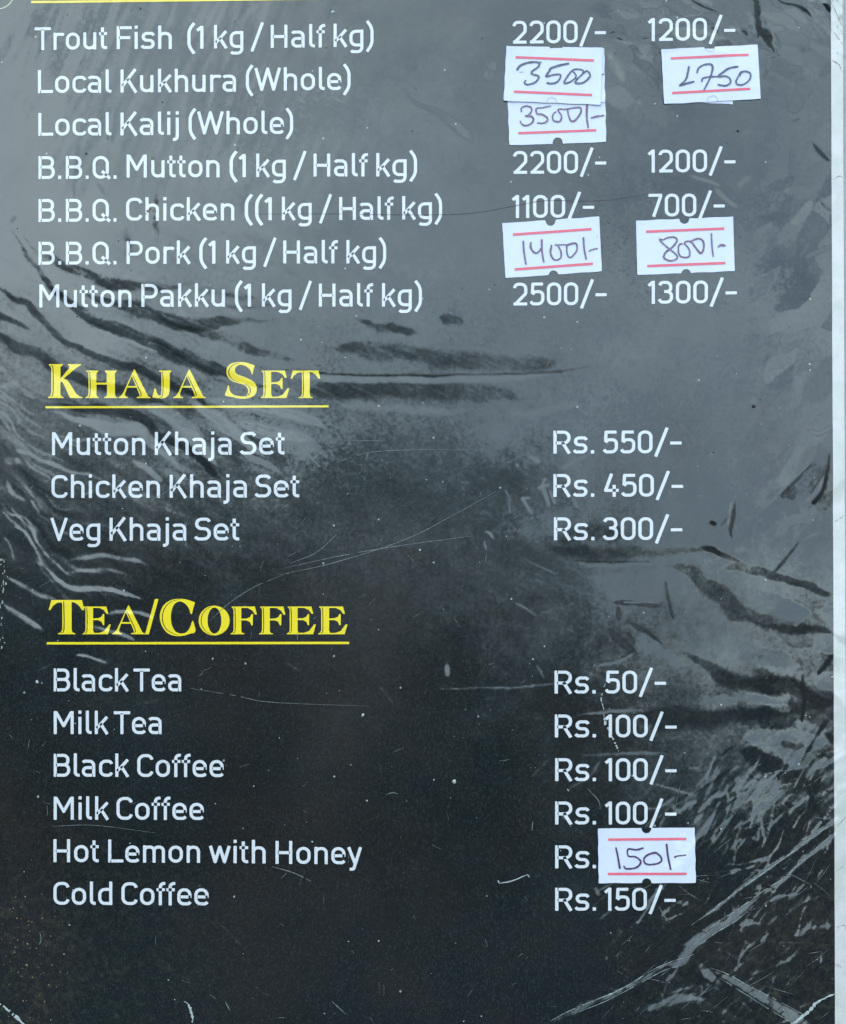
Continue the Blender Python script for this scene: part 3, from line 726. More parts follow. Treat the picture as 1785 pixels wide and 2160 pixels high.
# each glyph: (width, left gap, right gap, [shapes]); a shape is a list of strokes joined together; shapes knock each other out where they overlap
def g_o(w, top, rr): return [(rc([(7, 7), (w - 7, 7), (w - 7, top), (7, top)], rr, True), True)]
def ST(*paths): return [(p, False) for p in paths]
arch = rc([(7, 45), (7, 68), (50, 68), (50, 0)], [0, 19, 19, 0])
GL = {
 'o': (61, 6, 6, [g_o(61, 68, 23)]),
 'c': (56, 6, 3, [ST(rc([(53, 56), (49, 68), (7, 68), (7, 7), (49, 7), (53, 19)], [0, 15, 23, 23, 15, 0]))]),
 'e': (60, 6, 5, [ST(rc([(53, 32), (53, 68), (7, 68), (7, 7), (48, 7), (55, 15)], [0, 22, 22, 23, 14, 0])), ST(ln_((11, 37), (56, 37)))]),
 'a': (57, 5, 9, [ST(rc([(5, 62), (10, 68), (50, 68), (50, 0)], [0, 8, 18, 0])), ST(rc([(46, 40), (7, 40), (7, 7), (46, 7)], [0, 15, 16, 0]))]),
 'g': (60, 6, 9, [ST(rc([(53, 75), (53, -21), (13, -21), (8, -15)], [0, 19, 8, 0]), rc([(52, 68), (7, 68), (7, 8), (52, 8)], [0, 22, 22, 0]))]),
 'd': (60, 6, 9, [ST(ln_((53, 0), (53, 102)), rc([(52, 68), (7, 68), (7, 7), (52, 7)], [0, 22, 22, 0]))]),
 'h': (57, 9, 8, [ST(ln_((7, 0), (7, 102)), arch)]),
 'n': (57, 9, 8, [ST(ln_((7, 0), (7, 75)), arch)]),
 'm': (93, 9, 8, [ST(ln_((7, 0), (7, 75)), rc([(7, 45), (7, 68), (47, 68), (47, 0)], [0, 17, 17, 0]), rc([(47, 45), (47, 68), (86, 68), (86, 0)], [0, 17, 17, 0]))]),
 'u': (57, 8, 9, [ST(ln_((50, 0), (50, 75)), rc([(7, 75), (7, 7), (50, 7), (50, 30)], [0, 19, 19, 0]))]),
 'r': (46, 9, 1, [ST(ln_((7, 0), (7, 75)), rc([(7, 40), (7, 68), (39, 68), (44, 63)], [0, 20, 6, 0]))]),
 'k': (60, 9, 1, [ST(ln_((7, 0), (7, 102))), ST(ln_((9, 25), (53, 75))), ST(ln_((25, 46), (54, 0)))]),
 't': (36, 2, 4, [ST(rc([(15, 95), (15, 7), (35, 7)], [0, 13, 0])), ST(ln_((0, 68), (35, 68)))]),
 'f': (37, 2, 2, [ST(rc([(16, 0), (16, 95), (37, 95)], [0, 15, 0])), ST(ln_((0, 68), (35, 68)))]),
 'i': (14, 9, 9, [ST(ln_((7, 0), (7, 75)), ln_((7, 88), (7, 102)))]),
 'j': (25, 1, 9, [ST(rc([(18, 75), (18, -20), (0, -20)], [0, 13, 0]), ln_((18, 88), (18, 102)))]),
 'l': (26, 9, 3, [ST(rc([(7, 102), (7, 7), (25, 7)], [0, 13, 0]))]),
 's': (56, 4, 4, [ST(rc([(52, 59), (46, 68), (9, 68), (9, 38), (49, 38), (49, 7), (9, 7), (3, 15)], [0, 10, 15, 15, 15, 15, 10, 0]))]),
 'w': (88, 2, 2, [ST(ln_((6, 75), (25, 6), (44, 70), (63, 6), (82, 75)))]),
 'y': (62, 2, 2, [ST(ln_((6, 75), (32, 6)), rc([(56, 75), (27, -21), (10, -21)], [0, 8, 0]))]),
 'T': (70, 2, 2, [ST(ln_((0, 93), (70, 93))), ST(ln_((35, 0), (35, 90)))]),
 'F': (62, 10, 2, [ST(ln_((7, 0), (7, 100))), ST(ln_((10, 93), (62, 93)), ln_((10, 50), (56, 50)))]),
 'L': (64, 10, 2, [ST(ln_((7, 0), (7, 100))), ST(ln_((10, 7), (64, 7)))]),
 'H': (71, 10, 10, [ST(ln_((7, 0), (7, 100)), ln_((64, 0), (64, 100))), ST(ln_((10, 49), (61, 49)))]),
 'K': (73, 10, 1, [ST(ln_((7, 0), (7, 100))), ST(ln_((9, 28), (63, 101))), ST(ln_((29, 60), (66, -1)))]),
 'B': (70, 10, 5, [ST(ln_((7, 0), (7, 100))), ST(rc([(10, 93), (60, 93), (60, 52), (10, 52)], [0, 19, 18, 0]), rc([(10, 52), (63, 52), (63, 7), (10, 7)], [0, 20, 21, 0]))]),
 'P': (69, 10, 4, [ST(ln_((7, 0), (7, 100))), ST(rc([(10, 93), (62, 93), (62, 43), (10, 43)], [0, 23, 23, 0]))]),
 'R': (70, 10, 4, [ST(ln_((7, 0), (7, 100))), ST(rc([(10, 93), (61, 93), (61, 46), (10, 46)], [0, 21, 21, 0])), ST(ln_((35, 50), (63, 0)))]),
 'C': (68, 7, 3, [ST(rc([(62, 76), (56, 93), (7, 93), (7, 7), (56, 7), (62, 24)], [0, 20, 27, 27, 20, 0]))]),
 'Q': (77, 7, 3, [g_o(70, 93, 28), ST(ln_((40, 34), (74, 1)))]),
 'S': (66, 4, 4, [ST(rc([(60, 82), (52, 93), (9, 93), (9, 52), (59, 52), (59, 7), (11, 7), (4, 17)], [0, 14, 20, 20, 22, 22, 14, 0]))]),
 'M': (86, 10, 10, [ST(ln_((7, 0), (7, 100)), ln_((79, 0), (79, 100)), ln_((10, 96), (43, 36), (76, 96)))]),
 'V': (74, 1, 1, [ST(ln_((6, 100), (37, 5), (68, 100)))]),
 'W': (112, 2, 2, [ST(ln_((6, 100), (31, 6), (56, 95), (81, 6), (106, 100)))]),
 '.': (15, 8, 8, [ST(ln_((7.5, 0), (7.5, 15)))]),
 '/': (56, 2, 2, [ST(ln_((5, -14), (51, 112)))]),
 '-': (46, 5, 5, [ST(ln_((0, 45), (46, 45)))]),
 '(': (32, 6, 2, [ST(rc([(28, 112), (7, 82), (7, 12), (28, -21)], [0, 60, 60, 0]))]),
 ')': (32, 2, 6, [ST(rc([(4, 112), (25, 82), (25, 12), (4, -21)], [0, 60, 60, 0]))]),
 '0': (60, 5, 5, [g_o(60, 93, 21)]),
 '1': (28, 4, 9, [ST(ln_((21, 0), (21, 100)), ln_((20, 95), (2, 79)))]),
 '2': (60, 5, 5, [ST(rc([(7, 76), (10, 93), (53, 93), (53, 52), (11, 7)], [0, 17, 20, 14, 0]), ln_((3, 7), (59, 7)))]),
 '3': (60, 4, 5, [ST(rc([(6, 80), (11, 93), (50, 93), (50, 53), (24, 53)], [0, 14, 19, 16, 0]), rc([(24, 53), (53, 53), (53, 7), (10, 7), (4, 20)], [0, 19, 21, 14, 0]))]),
 '4': (64, 3, 4, [ST(ln_((34, 101), (10, 28), (62, 28))), ST(ln_((44, 0), (44, 52)))]),
 '5': (59, 5, 5, [ST(rc([(54, 93), (12, 93), (10, 50)], [0, 0, 0]), rc([(10, 48), (20, 60), (53, 60), (53, 7), (10, 7), (4, 18)], [0, 12, 20, 21, 12, 0]))]),
 '7': (58, 3, 3, [ST(ln_((0, 93), (56, 93)), ln_((51, 93), (21, 0)))]),
}
_cache = {}
def glyph(ch):
    if ch in _cache: return _cache[ch]
    w, lg, rg, shapes = GL[ch]
    c = 2.0
    xs = np.arange(-6, w + 8, c); ys = np.arange(-32, 118, c)
    X, Y = np.meshgrid(xs, ys); F = None
    for s in shapes:
        D_ = None
        for P, cl in s:
            d = sd_path(X, Y, P, r_, True, cl); D_ = d if D_ is None else np.minimum(D_, d)
        F = D_ if F is None else xor(F, D_)
    _cache[ch] = (w, lg, rg) + fill(F, xs, ys)
    return _cache[ch]

def word(txt, x0, x1, y0, y1, cap, out):
    """one word fitted between x0 and x1 with its baseline running from y0 to y1"""
    pos = []; x = 0; prev = None
    for i, ch in enumerate(txt):
        if ch == ' ': x += 22; continue
        w, lg, rg, v, f = glyph(ch)
        if i: x += lg
        pos.append((x, ch)); x += w + rg
    total = x - GL[txt[-1]][2]
    s = (x1 - x0) / total
    for x, ch in pos:
        v, f = glyph(ch)[3:]
        px = x0 + (x + v[:, 0]) * s
        py = y0 + (y1 - y0) * (px - x0) / (x1 - x0) - v[:, 1] * cap / 100
        n = len(out[0]); out[0].extend(zip(px, py)); out[1].extend([[q + n for q in p] for p in f])

# ------------------------------------------------------------------ THE BOARD
board = tag(empty('menu_board'), 'black printed menu board with white and yellow lettering, under crumpled clear plastic', 'menu board')

# printed sheet with the film's relief
def edge_x(y): return 1752.0 + (np.asarray(y) * 9.0 / 2160)
ux = np.concatenate([np.arange(-60, -20, 4), np.arange(-20, 1750, G)]); vy = np.concatenate([np.arange(-900, -120, 30), np.arange(-120, 2225, G)])
def grid_obj(name, ux, vy, xmap, mat, off):
    U_, V_ = np.meshgrid(ux, vy); XX = xmap(U_, V_); n1, n2 = V_.shape
    x, y = XX.ravel(), V_.ravel()
    ii = np.arange(n1 * n2).reshape(n1, n2)
    f = np.stack([ii[:-1, :-1], ii[1:, :-1], ii[1:, 1:], ii[:-1, 1:]], -1).reshape(-1, 4)
    h = sample(HT, x, y) + off
    v = np.stack([(x - CX) * K, -h * K, (CY - y) * K], 1)
    s = np.stack([-sample(SX, x, y), np.zeros(len(x)), sample(SY, x, y)], 1)
    return mesh_obj(name, v, f, mat, board, s, smooth=True)
ux = np.append(ux, 1750)
grid_obj('printed_sheet', ux, vy, lambda u, v: np.where(u >= 1740, 1740 + (u - 1740) / 10 * (edge_x(v) - 1740), u), M_PRINT, 0.0)
# white unprinted margin down the right side
mu = np.linspace(0, 1, 11); mv = np.concatenate([np.arange(-900, -120, 30), np.arange(-120, 2225, 4)])
grid_obj('white_margin', mu, mv, lambda u, v: edge_x(v) + u * 25.0, M_EDGE, 0.0)
# stiff core behind, butting the sheet from the back
def box_mesh(name, x0, x1, y0, y1, d0, d1, mat, parent):
    v = [((x - CX) * K, d * K, (CY - y) * K) for d in (d0, d1) for x, y in ((x0, y1), (x1 + 9, y1), (x1, y0), (x0, y0))]
    f = [[0, 1, 2, 3], [7, 6, 5, 4], [0, 4, 5, 1], [1, 5, 6, 2], [2, 6, 7, 3], [3, 7, 4, 0]]
    return mesh_obj(name, np.array(v), f, mat, parent)
box_mesh('backing', -59, 1774, -899, 2222, 1.0, 26.0, M_CORE, board)

CAP = 48.5
LINES = [   # name, label, words: (text, x0, x1, baseline left, baseline right)
 ('item_name', 'Trout Fish (1 kg / Half kg)', [('Trout', 74.3, 227.4, 107.3, 105), ('Fish', 247, 363.6, 105, 104.5), ('(1', 395.7, 430.3, 104, 104), ('kg', 452, 514.3, 103.5, 103), ('/', 529.5, 557, 103, 103), ('Half', 571.5, 686.6, 102.3, 101.2), ('kg)', 703.9, 788.6, 100.6, 99.8)]),
 ('item_name', 'Local Kukhura (Whole)', [('Local', 81.2, 236.7, 197.8, 197), ('Kukhura', 255, 498.7, 196.4, 194.6), ('(Whole)', 519, 740.2, 193, 191)]),
 ('item_name', 'Local Kalij (Whole)', [('Local', 81.9, 236.7, 287.7, 287), ('Kalij', 255, 378.4, 286.9, 285.4), ('(Whole)', 398.5, 619.2, 285, 283.6)]),
 ('item_name', 'B.B.Q. Mutton (1 kg / Half kg)', [('B.B.Q.', 82.3, 247.5, 378.8, 378), ('Mutton', 267.9, 464.2, 375.6, 375), ('(1', 484.9, 519.5, 374.6, 374.6), ('kg', 540.9, 603.7, 374.3, 374), ('/', 619.2, 646.9, 374, 374), ('Half', 661.7, 776.5, 373.4, 373.2), ('kg)', 793.8, 880.2, 373.2, 373)]),
 ('item_name', 'B.B.Q. Chicken ((1 kg / Half kg)', [('B.B.Q.', 82.3, 247.5, 469, 468.4), ('Chicken', 266.8, 495.3, 466.4, 465.9), ('((1', 516.7, 574.3, 465.6, 465.4), ('kg', 595, 658.3, 465.2, 465), ('/', 673.8, 700.5, 465, 465), ('Half', 715.7, 830.7, 464.8, 464.4), ('kg)', 848.4, 933, 463.8, 463.6)]),
 ('item_name', 'B.B.Q. Pork (1 kg / Half kg)', [('B.B.Q.', 82.3, 247.5, 559.2, 558.6), ('Pork', 267.9, 403.7, 557.6, 557.3), ('(1', 421, 455.5, 557, 557), ('kg', 477.6, 540.8, 556.8, 556.6), ('/', 556.3, 583.6, 556.6, 556.6), ('Half', 597.8, 713.2, 556.5, 556.4), ('kg)', 730.9, 815.2, 556.4, 556.4)]),
 ('item_name', 'Mutton Pakku (1 kg / Half kg)', [('Mutton', 84, 278.6, 649, 648.4), ('Pakku', 299, 475.6, 647.9, 647.6), ('(1', 496, 530.5, 647.6, 647.6), ('kg', 553, 615.8, 647.5, 647.4), ('/', 631.3, 658.3, 647.4, 647.4), ('Half', 672.8, 787.5, 647.3, 647.3), ('kg)', 805.9, 890.5, 647.3, 647.3)]),
 ('price', 'first price 2200/-', [('2200/-', 1080.5, 1277.8, 93.6, 91.8)]),
 ('price', 'second price 1200/-', [('1200/-', 1366.7, 1550.9, 88.2, 86.4)]),
 ('price', 'first price 2200/-', [('2200/-', 1081.8, 1278.6, 367.9, 366.6)]),
 ('price', 'second price 1200/-', [('1200/-', 1366.7, 1550.9, 365.2, 364)]),
 ('price', 'first price 1100/-', [('1100/-', 1080.5, 1253.2, 460.9, 459.8)]),
 ('price', 'second price 700/-', [('700/-', 1367.5, 1528.4, 458, 457)]),
 ('price', 'first price 2500/-', [('2500/-', 1081.8, 1279.5, 645.2, 644)]),
 ('price', 'second price 1300/-', [('1300/-', 1366.7, 1553.8, 641.6, 640)]),
 ('item_name', 'Mutton Khaja Set', [('Mutton', 110.6, 307.8, 960.4, 960), ('Khaja', 327.2, 489.4, 959.9, 959.6), ('Set', 506.9, 601.4, 959.4, 959)]),
 ('item_name', 'Chicken Khaja Set', [('Chicken', 109.7, 338.7, 1050.6, 1050.2), ('Khaja', 358.5, 521.7, 1050, 1049.6), ('Set', 538.3, 632.3, 1049.5, 1049.3)]),
 ('item_name', 'Veg Khaja Set', [('Veg', 107.4, 212.9, 1140.8, 1140.6), ('Khaja', 231.8, 394, 1140.6, 1140.4), ('Set', 411, 506, 1140.2, 1140)]),
 ('price', 'price Rs. 550/-', [('Rs.', 1166.9, 1253.8, 957, 956.8), ('550/-', 1271.9, 1437.5, 956.8, 956.4)]),
 ('price', 'price Rs. 450/-', [('Rs.', 1166.9, 1253.8, 1048.2, 1048), ('450/-', 1271.9, 1440.6, 1048, 1047.8)]),
 ('price', 'price Rs. 300/-', [('Rs.', 1168, 1254.4, 1139.6, 1139.5), ('300/-', 1271.9, 1438.8, 1139.4, 1139.2)]),
 ('item_name', 'Black Tea', [('Black', 114.3, 273.3, 1458, 1458), ('Tea', 282.5, 383.4, 1458, 1458)]),
 ('item_name', 'Milk Tea', [('Milk', 114.3, 230.4, 1547.9, 1548), ('Tea', 241, 342, 1548, 1548)]),
 ('item_name', 'Black Coffee', [('Black', 114.3, 274.2, 1637.8, 1638), ('Coffee', 290.3, 472.8, 1638.3, 1638.7)]),
 ('item_name', 'Milk Coffee', [('Milk', 114.3, 231.3, 1728.2, 1728.4), ('Coffee', 246.5, 430.9, 1728.6, 1729)]),
 ('item_name', 'Hot Lemon with Honey', [('Hot', 113.8, 210, 1817.6, 1818), ('Lemon', 229, 423, 1818.4, 1819.2), ('with', 441.5, 561.3, 1819.6, 1820.4), ('Honey', 581.6, 764, 1821.2, 1822.4)]),
 ('item_name', 'Cold Coffee', [('Cold', 113.8, 238.2, 1907.5, 1908), ('Coffee', 257, 441, 1908.2, 1909)]),
 ('price', 'price Rs. 50/-', [('Rs.', 1169.4, 1256.9, 1462.5, 1462.5), ('50/-', 1276.3, 1404.4, 1462.5, 1462.5)]),
 ('price', 'price Rs. 100/-', [('Rs.', 1170, 1257.5, 1555, 1555), ('100/-', 1276.3, 1426.9, 1555, 1555)]),
 ('price', 'price Rs. 100/-', [('Rs.', 1170.6, 1257.5, 1647, 1647), ('100/-', 1276.3, 1426.9, 1647, 1647)]),
 ('price', 'price Rs. 100/-', [('Rs.', 1170.6, 1257.5, 1738.3, 1738.3), ('100/-', 1276.3, 1426.3, 1738.3, 1738.3)]),
 ('price', 'price Rs.', [('Rs.', 1170.6, 1257.5, 1830.6, 1830.6)]),
 ('price', 'price Rs. 150/-', [('Rs.', 1170.6, 1257.5, 1920, 1920), ('150/-', 1275, 1425, 1920, 1920)]),
]
for nm, lab, words in LINES:
    out = ([], [])
    for wd in words: word(*wd, CAP, out)
    o = lay(nm, out[0], out[1], M_WHITE, board, 0.9)
    o['label'] = 'white printed ' + ('words ' if nm == 'item_name' else '') + lab

# ------------------------------------------------------------------ headings: engraved serif capitals with an inline
SER = {
 'K': ([(3, 100), (45, 100), (45, 97), (38, 91), (38, 57), (64, 87), (66, 95), (60, 97), (60, 100), (101, 100), (101, 97), (88, 90), (47, 57), (57, 54), (66, 44), (86, 13), (96, 5), (105, 3), (105, 0), (68, 0), (63, 8), (50, 37), (45, 46), (38, 49), (38, 12), (41, 5), (48, 3), (48, 0), (0, 0), (0, 3), (6, 5), (10, 14), (10, 86), (8, 93), (3, 97)], [], [[(9, 96), (15, 88), (15.5, 15), (8, 4)]]),
 'H': ([(3, 100), (46, 100), (46, 97), (39, 90), (39, 56), (75, 56), (75, 90), (69, 97), (69, 100), (110, 100), (110, 97), (104, 90), (104, 12), (107, 5), (113, 3), (113, 0), (66, 0), (66, 3), (74, 7), (76, 14), (76, 49), (39, 49), (39, 12), (42, 5), (47, 3), (47, 0), (0, 0), (0, 3), (6, 5), (11, 14), (11, 86), (9, 93), (3, 97)], [], [[(9, 96), (16, 88), (16.5, 15), (9, 4)]]),
 'A': ([(57, 104), (60, 104), (104, 16), (109, 6), (118, 3), (118, 0), (67, 0), (67, 3), (77, 6), (78, 11), (67, 38), (32, 38), (24, 15), (26, 6), (36, 3), (36, 0), (0, 0), (0, 3), (9, 8), (18, 20)], [[(34.5, 44), (64.5, 44), (49, 80)]], [[(52, 84), (62, 62), (83, 15), (78, 5)]]),
 'J': ([(24, 100), (69, 100), (69, 97), (63, 90), (63, 28), (59, 11), (48, 1), (32, -2), (15, 0), (0, 2), (8, 35), (13, 35), (17, 18), (24, 8), (31, 12), (33, 28), (33, 90), (31, 94), (24, 97)], [], [[(32, 96), (38, 88), (38.5, 24), (33, 4), (26, 0)]]),
 'E': ([(4, 100), (88, 100), (95, 74), (89, 73), (79, 87), (62, 95), (39, 95), (39, 57), (58, 58), (70, 63), (75, 73), (80, 73), (80, 33), (75, 33), (70, 45), (58, 51), (39, 51), (39, 14), (43, 5), (62, 5), (80, 12), (98, 36), (104, 35), (94, 0), (0, 0), (0, 3), (6, 5), (11, 14), (11, 86), (9, 93), (4, 97)], [], [[(10, 96), (16, 88), (16.5, 15), (9, 4)]]),
 'F': ([(4, 100), (88, 100), (95, 71), (89, 70), (79, 85), (62, 95), (39, 95), (39, 56), (58, 57), (70, 62), (76, 73), (81, 73), (80, 32), (75, 32), (70, 44), (58, 50), (39, 50), (39, 12), (42, 5), (50, 3), (50, 0), (0, 0), (0, 3), (6, 5), (11, 14), (11, 86), (9, 93), (4, 97)], [], [[(10, 96), (16, 88), (16.5, 15), (9, 4)]]),
 'T': ([(8, 100), (100, 100), (107, 71), (101, 70), (91, 84), (80, 92), (69, 95), (69, 14), (72, 5), (80, 3), (80, 0), (28, 0), (28, 3), (36, 5), (41, 14), (41, 90), (37, 94), (24, 91), (12, 82), (5, 70), (0, 71)], [], [[(44, 94), (45.5, 88), (46, 15), (38, 4)]]),
}
def serif_field(ch, X, Y):
    o, holes, cuts = SER[ch]
    F = sd_poly(X, Y, np.array(o, float))
    for h in holes: F = np.maximum(F, -sd_poly(X, Y, np.array(h, float)))
    for c in cuts: F = np.maximum(F, -sd_path(X, Y, catmull(c, 5), [0.7, 1.5, 1.5, 0.8], False))
    return F
def z_S(p): return [((x - 385) / 3.65, (460 - y) / 3.65) for x, y in p]
S_OUT = z_S([(705, 108), (690, 160), (682, 203), (672, 203), (655, 160), (610, 118), (548, 103), (505, 125), (490, 165), (515, 203), (600, 236), (680, 275), (720, 325), (724, 390), (690, 440), (630, 463), (545, 467), (460, 448), (385, 432), (400, 380), (415, 328), (428, 330), (440, 390), (490, 430), (560, 441), (600, 437), (628, 412), (632, 370), (600, 325), (540, 303), (470, 282), (420, 240), (400, 185), (410, 130), (450, 90), (530, 73), (610, 78), (660, 95)])
S_CUT = [z_S([(545, 84), (470, 105), (428, 160), (432, 215), (475, 265), (540, 290)]), z_S([(590, 305), (640, 335), (658, 375), (645, 415), (600, 445)])]
def z_C(p): return [((x - 1320) / 3.68, (498 - y) / 3.68) for x, y in p]
C_OUT = z_C([(1698, 155), (1680, 215), (1665, 275), (1650, 275), (1628, 215), (1585, 165), (1530, 145), (1475, 175), (1445, 245), (1437, 325), (1450, 405), (1485, 465), (1540, 490), (1600, 478), (1640, 430), (1665, 363), (1680, 363), (1702, 468), (1640, 493), (1570, 513), (1490, 516), (1410, 490), (1350, 425), (1320, 340), (1325, 255), (1365, 180), (1440, 130), (1530, 117), (1610, 126)])
C_CUT = [z_C([(1535, 124), (1450, 143), (1378, 205), (1347, 290), (1352, 375), (1392, 445), (1460, 490), (1525, 508)])]
def heading(words, base_y, big, label, rule):
    """words: (char, x0, x1, is_big) -- each capital fitted to its own place"""
    out = ([], [])
    for ch, x0, x1, bigc in words:
        cap = big if bigc else big * 0.81
        if ch == '/':
            P = np.array([(0, 0), (22, 0), (78, 103), (57, 103)], float); wid = 78
        elif ch == 'S': P = catmull(S_OUT + [S_OUT[0]], 4)[:-1]; wid = 93.2
        elif ch == 'C': P = catmull(C_OUT + [C_OUT[0]], 4)[:-1]; wid = 104
        elif ch == 'O': P = None; wid = 110
        else: P = None; wid = max(p[0] for p in SER[ch][0])
        xs = np.arange(-3, wid + 4, 1.35); ys = np.arange(-7, 112, 1.35); X, Y = np.meshgrid(xs, ys)
        if ch == 'O':
            a = np.linspace(0, 2 * math.pi, 49)[:-1]
            E1 = np.stack([55 + 55 * np.cos(a), 49.5 + 53.5 * np.sin(a)], 1); E2 = np.stack([56 + 24.5 * np.cos(a), 49.5 + 47 * np.sin(a)], 1)
            t = np.linspace(rad(100), rad(262), 20); c1 = np.stack([57 + 48.5 * np.cos(t), 49.5 + 50.5 * np.sin(t)], 1)
            F = np.maximum(np.maximum(sd_poly(X, Y, E1), -sd_poly(X, Y, E2)), -sd_path(X, Y, c1, [0.6, 1.5, 0.6], False))
        elif ch in 'SC' :
            F = sd_poly(X, Y, P)
            for c in (S_CUT if ch == 'S' else C_CUT): F = np.maximum(F, -sd_path(X, Y, catmull(c, 5), [0.6, 1.5, 0.6], False))
        elif ch == '/': F = sd_poly(X, Y, P)
        else: F = serif_field(ch, X, Y)
        v, f = fill(F, xs, ys); n = len(out[0])
        out[0].extend(zip(x0 + v[:, 0] * (x1 - x0) / wid, base_y - v[:, 1] * cap / 100)); out[1].extend([[q + n for q in p] for p in f])
    o = lay('heading', out[0], out[1], M_YELLOW, board, 0.9); o['label'] = label
    ruler('heading_rule', *rule)
def strip(x0, y0, x1, y1, w, step=5.0):
    n = max(1, int(math.hypot(x1 - x0, y1 - y0) / step)); t = np.linspace(0, 1, n + 1)
    dx, dy = x1 - x0, y1 - y0; l = math.hypot(dx, dy); nx_, ny_ = -dy / l * w / 2, dx / l * w / 2
    pts = []; f = []
    for i, q in enumerate(t):
        for s in (-1, 0, 1): pts.append((x0 + dx * q + s * nx_, y0 + dy * q + s * ny_))
        if i:
            a = 3 * (i - 1); f += [[a, a + 3, a + 4, a + 1], [a + 1, a + 4, a + 5, a + 2]]
    return pts, f
def ruler(name, x0, y0, x1, y1, w):
    p, f = strip(x0, y0, x1, y1, w); return lay(name, p, f, M_YELLOW, board, 0.9)
z = 0.46083
heading([('K', 102.3, 175.1, 1), ('H', 181.1, 248.8, 0), ('A', 250.5, 318.5, 0), ('J', 322, 362.3, 0), ('A', 366.3, 434.6, 0), ('S', 475.4, 542, 1), ('E', 549.8, 610.7, 0), ('T', 613.5, 676.2, 0)],
        839.9, 71.6, 'yellow serif heading KHAJA SET', (97.2, 859.4, 693.5, 857.3, 4.4))
heading([('T', 104, 179, 1), ('E', 175.3, 234.8, 0), ('A', 238, 307, 0), ('/', 307, 335.3, 1), ('C', 338.5, 413.2, 1), ('O', 420, 485.2, 0), ('F', 487, 542.5, 0), ('F', 547, 602.6, 0), ('E', 605.2, 666.8, 0), ('E', 671.5, 733.4, 0)],
        1337.6, 72.2, 'yellow serif heading TEA/COFFEE', (100.2, 1356.6, 737, 1355.8, 5.0))
ruler('heading_rule', 67.4, 5.9, 794, -3.2, 5.0)
# ring of a round emblem cut by the top of the picture
a = np.linspace(0, 2 * math.pi, 73); ring = np.stack([-2 + 34 * np.cos(a), -14 + 35 * np.sin(a)], 1)
rp, rf = [], []
for i in range(72):
    c0, c1 = ring[i], ring[i + 1]
    cen = np.array([-2, -14]); n = len(rp)
    rp += [tuple(cen + (c0 - cen) * 1.0), tuple(cen + (c1 - cen) * 1.0), tuple(cen + (c1 - cen) * .93), tuple(cen + (c0 - cen) * .93)]
    rf.append([n, n + 1, n + 2, n + 3])
o = lay('printed_ring', rp, rf, film_mat('pale_yellow_print', (0.42, 0.45, 0.30)), board, 0.9); o['label'] = 'pale ring cut by the top left corner'

# ------------------------------------------------------------------ marks: scuffs, scratches, specks and painted crease glints
def squiggle(name, paths, mat, off=1.4, label=None, jag=0.8):
    """thin irregular strokes raised on the film"""
    pts, f = [], []
    for p, w in paths:
        P = catmull(p, 7); n0 = len(pts); m = len(P)
        for i in range(m):
            d = P[min(i + 1, m - 1)] - P[max(i - 1, 0)]; d = d / max(np.linalg.norm(d), 1e-6); nn = np.array([-d[1], d[0]])
            ww = w / 2 * (0.25 + 0.75 * math.sin(math.pi * (0.06 + 0.88 * i / (m - 1)))) * random.uniform(1 - .5 * jag, 1 + .3 * jag)
            q = P[i] + nn * random.uniform(-.35, .35) * w * jag * .5
            pts += [tuple(q - nn * ww), tuple(q + nn * ww)]
            if i and random.random() > 0.12 * jag: b = n0 + 2 * i; f.append([b - 2, b, b + 1, b - 1])
    o = lay(name, pts, f, mat, board, off)
    if label: o['label'] = label
    return o
squiggle('scuff', [([(-4, 2112), (22, 2132), (40, 2148), (58, 2166)], 7)], M_SCUFF, label='white cracked line in the lower left corner')
squiggle('scuff', [([(390, 2110), (398, 2117), (404, 2132), (407, 2145), (406, 2164)], 5)], M_SCUFF, label='white cracked hook at the bottom edge', jag=1.2)
squiggle('scuff', [([(1276.6, 1440), (1268, 1470), (1273, 1497)], 2.5), ([(1273, 1505), (1276.6, 1525), (1287, 1546)], 4), ([(1289, 1549), (1297, 1568), (1305, 1584)], 3)], M_SCUFF, label='fine white crack beside the prices', jag=1.6)
squiggle('scuff', [([(1053, 1862), (1080, 1857), (1112, 1844)], 2.6), ([(1050, 1856), (1054, 1863)], 3), ([(1112, 1843), (1117, 1850)], 2)], M_SCUFF, label='white tick-shaped scratch', jag=.6)
squiggle('scuff', [([(1655, 2168), (1703, 2135), (1722, 2114), (1764, 2093)], 6)], M_SCUFF, label='pale ragged crack in the lower right corner', jag=1.3)
fl = []
for i in range(32):
    t = random.random(); x = random.gauss(6 + 5 * math.sin(t * 6), 3); y = 1178 + 190 * t ** 1.6
    fl.append(([(x, y), (x + random.uniform(-2, 2), y + random.uniform(2, 7))], random.uniform(1.2, 3.6)))
squiggle('scuff', fl, M_SCUFF, label='flaked white fringe at the left edge')
squiggle('painted_margin_crease', [([(1752, 6), (1765, 32), (1778, 58)], 1.6), ([(1752, 62), (1770, 85), (1779, 98)], 1.4), ([(1754, 128), (1768, 136), (1776, 150)], 2.2), ([(1757, 380), (1768, 372), (1779, 375)], 1.2),
    ([(1760, 1100), (1784, 1085)], 1.3), ([(1761, 1745), (1783, 1722)], 1.3), ([(1761, 1838), (1782, 1822)], 1.1), ([(1762, 1956), (1780, 1950), (1784, 1962)], 1.3), ([(1761, 2030), (1775, 2040)], 1.6)], M_MARG, off=1.0, jag=1.2)['kind'] = 'stuff'
tag(squiggle('scuff', [([(1768 + random.uniform(-4, 4), y), (1766, y + 4)], 2) for y in (0, 55, 110)] + [([(1196, 1663), (1200, 1668)], 2)], M_SCUFF), kind='stuff')
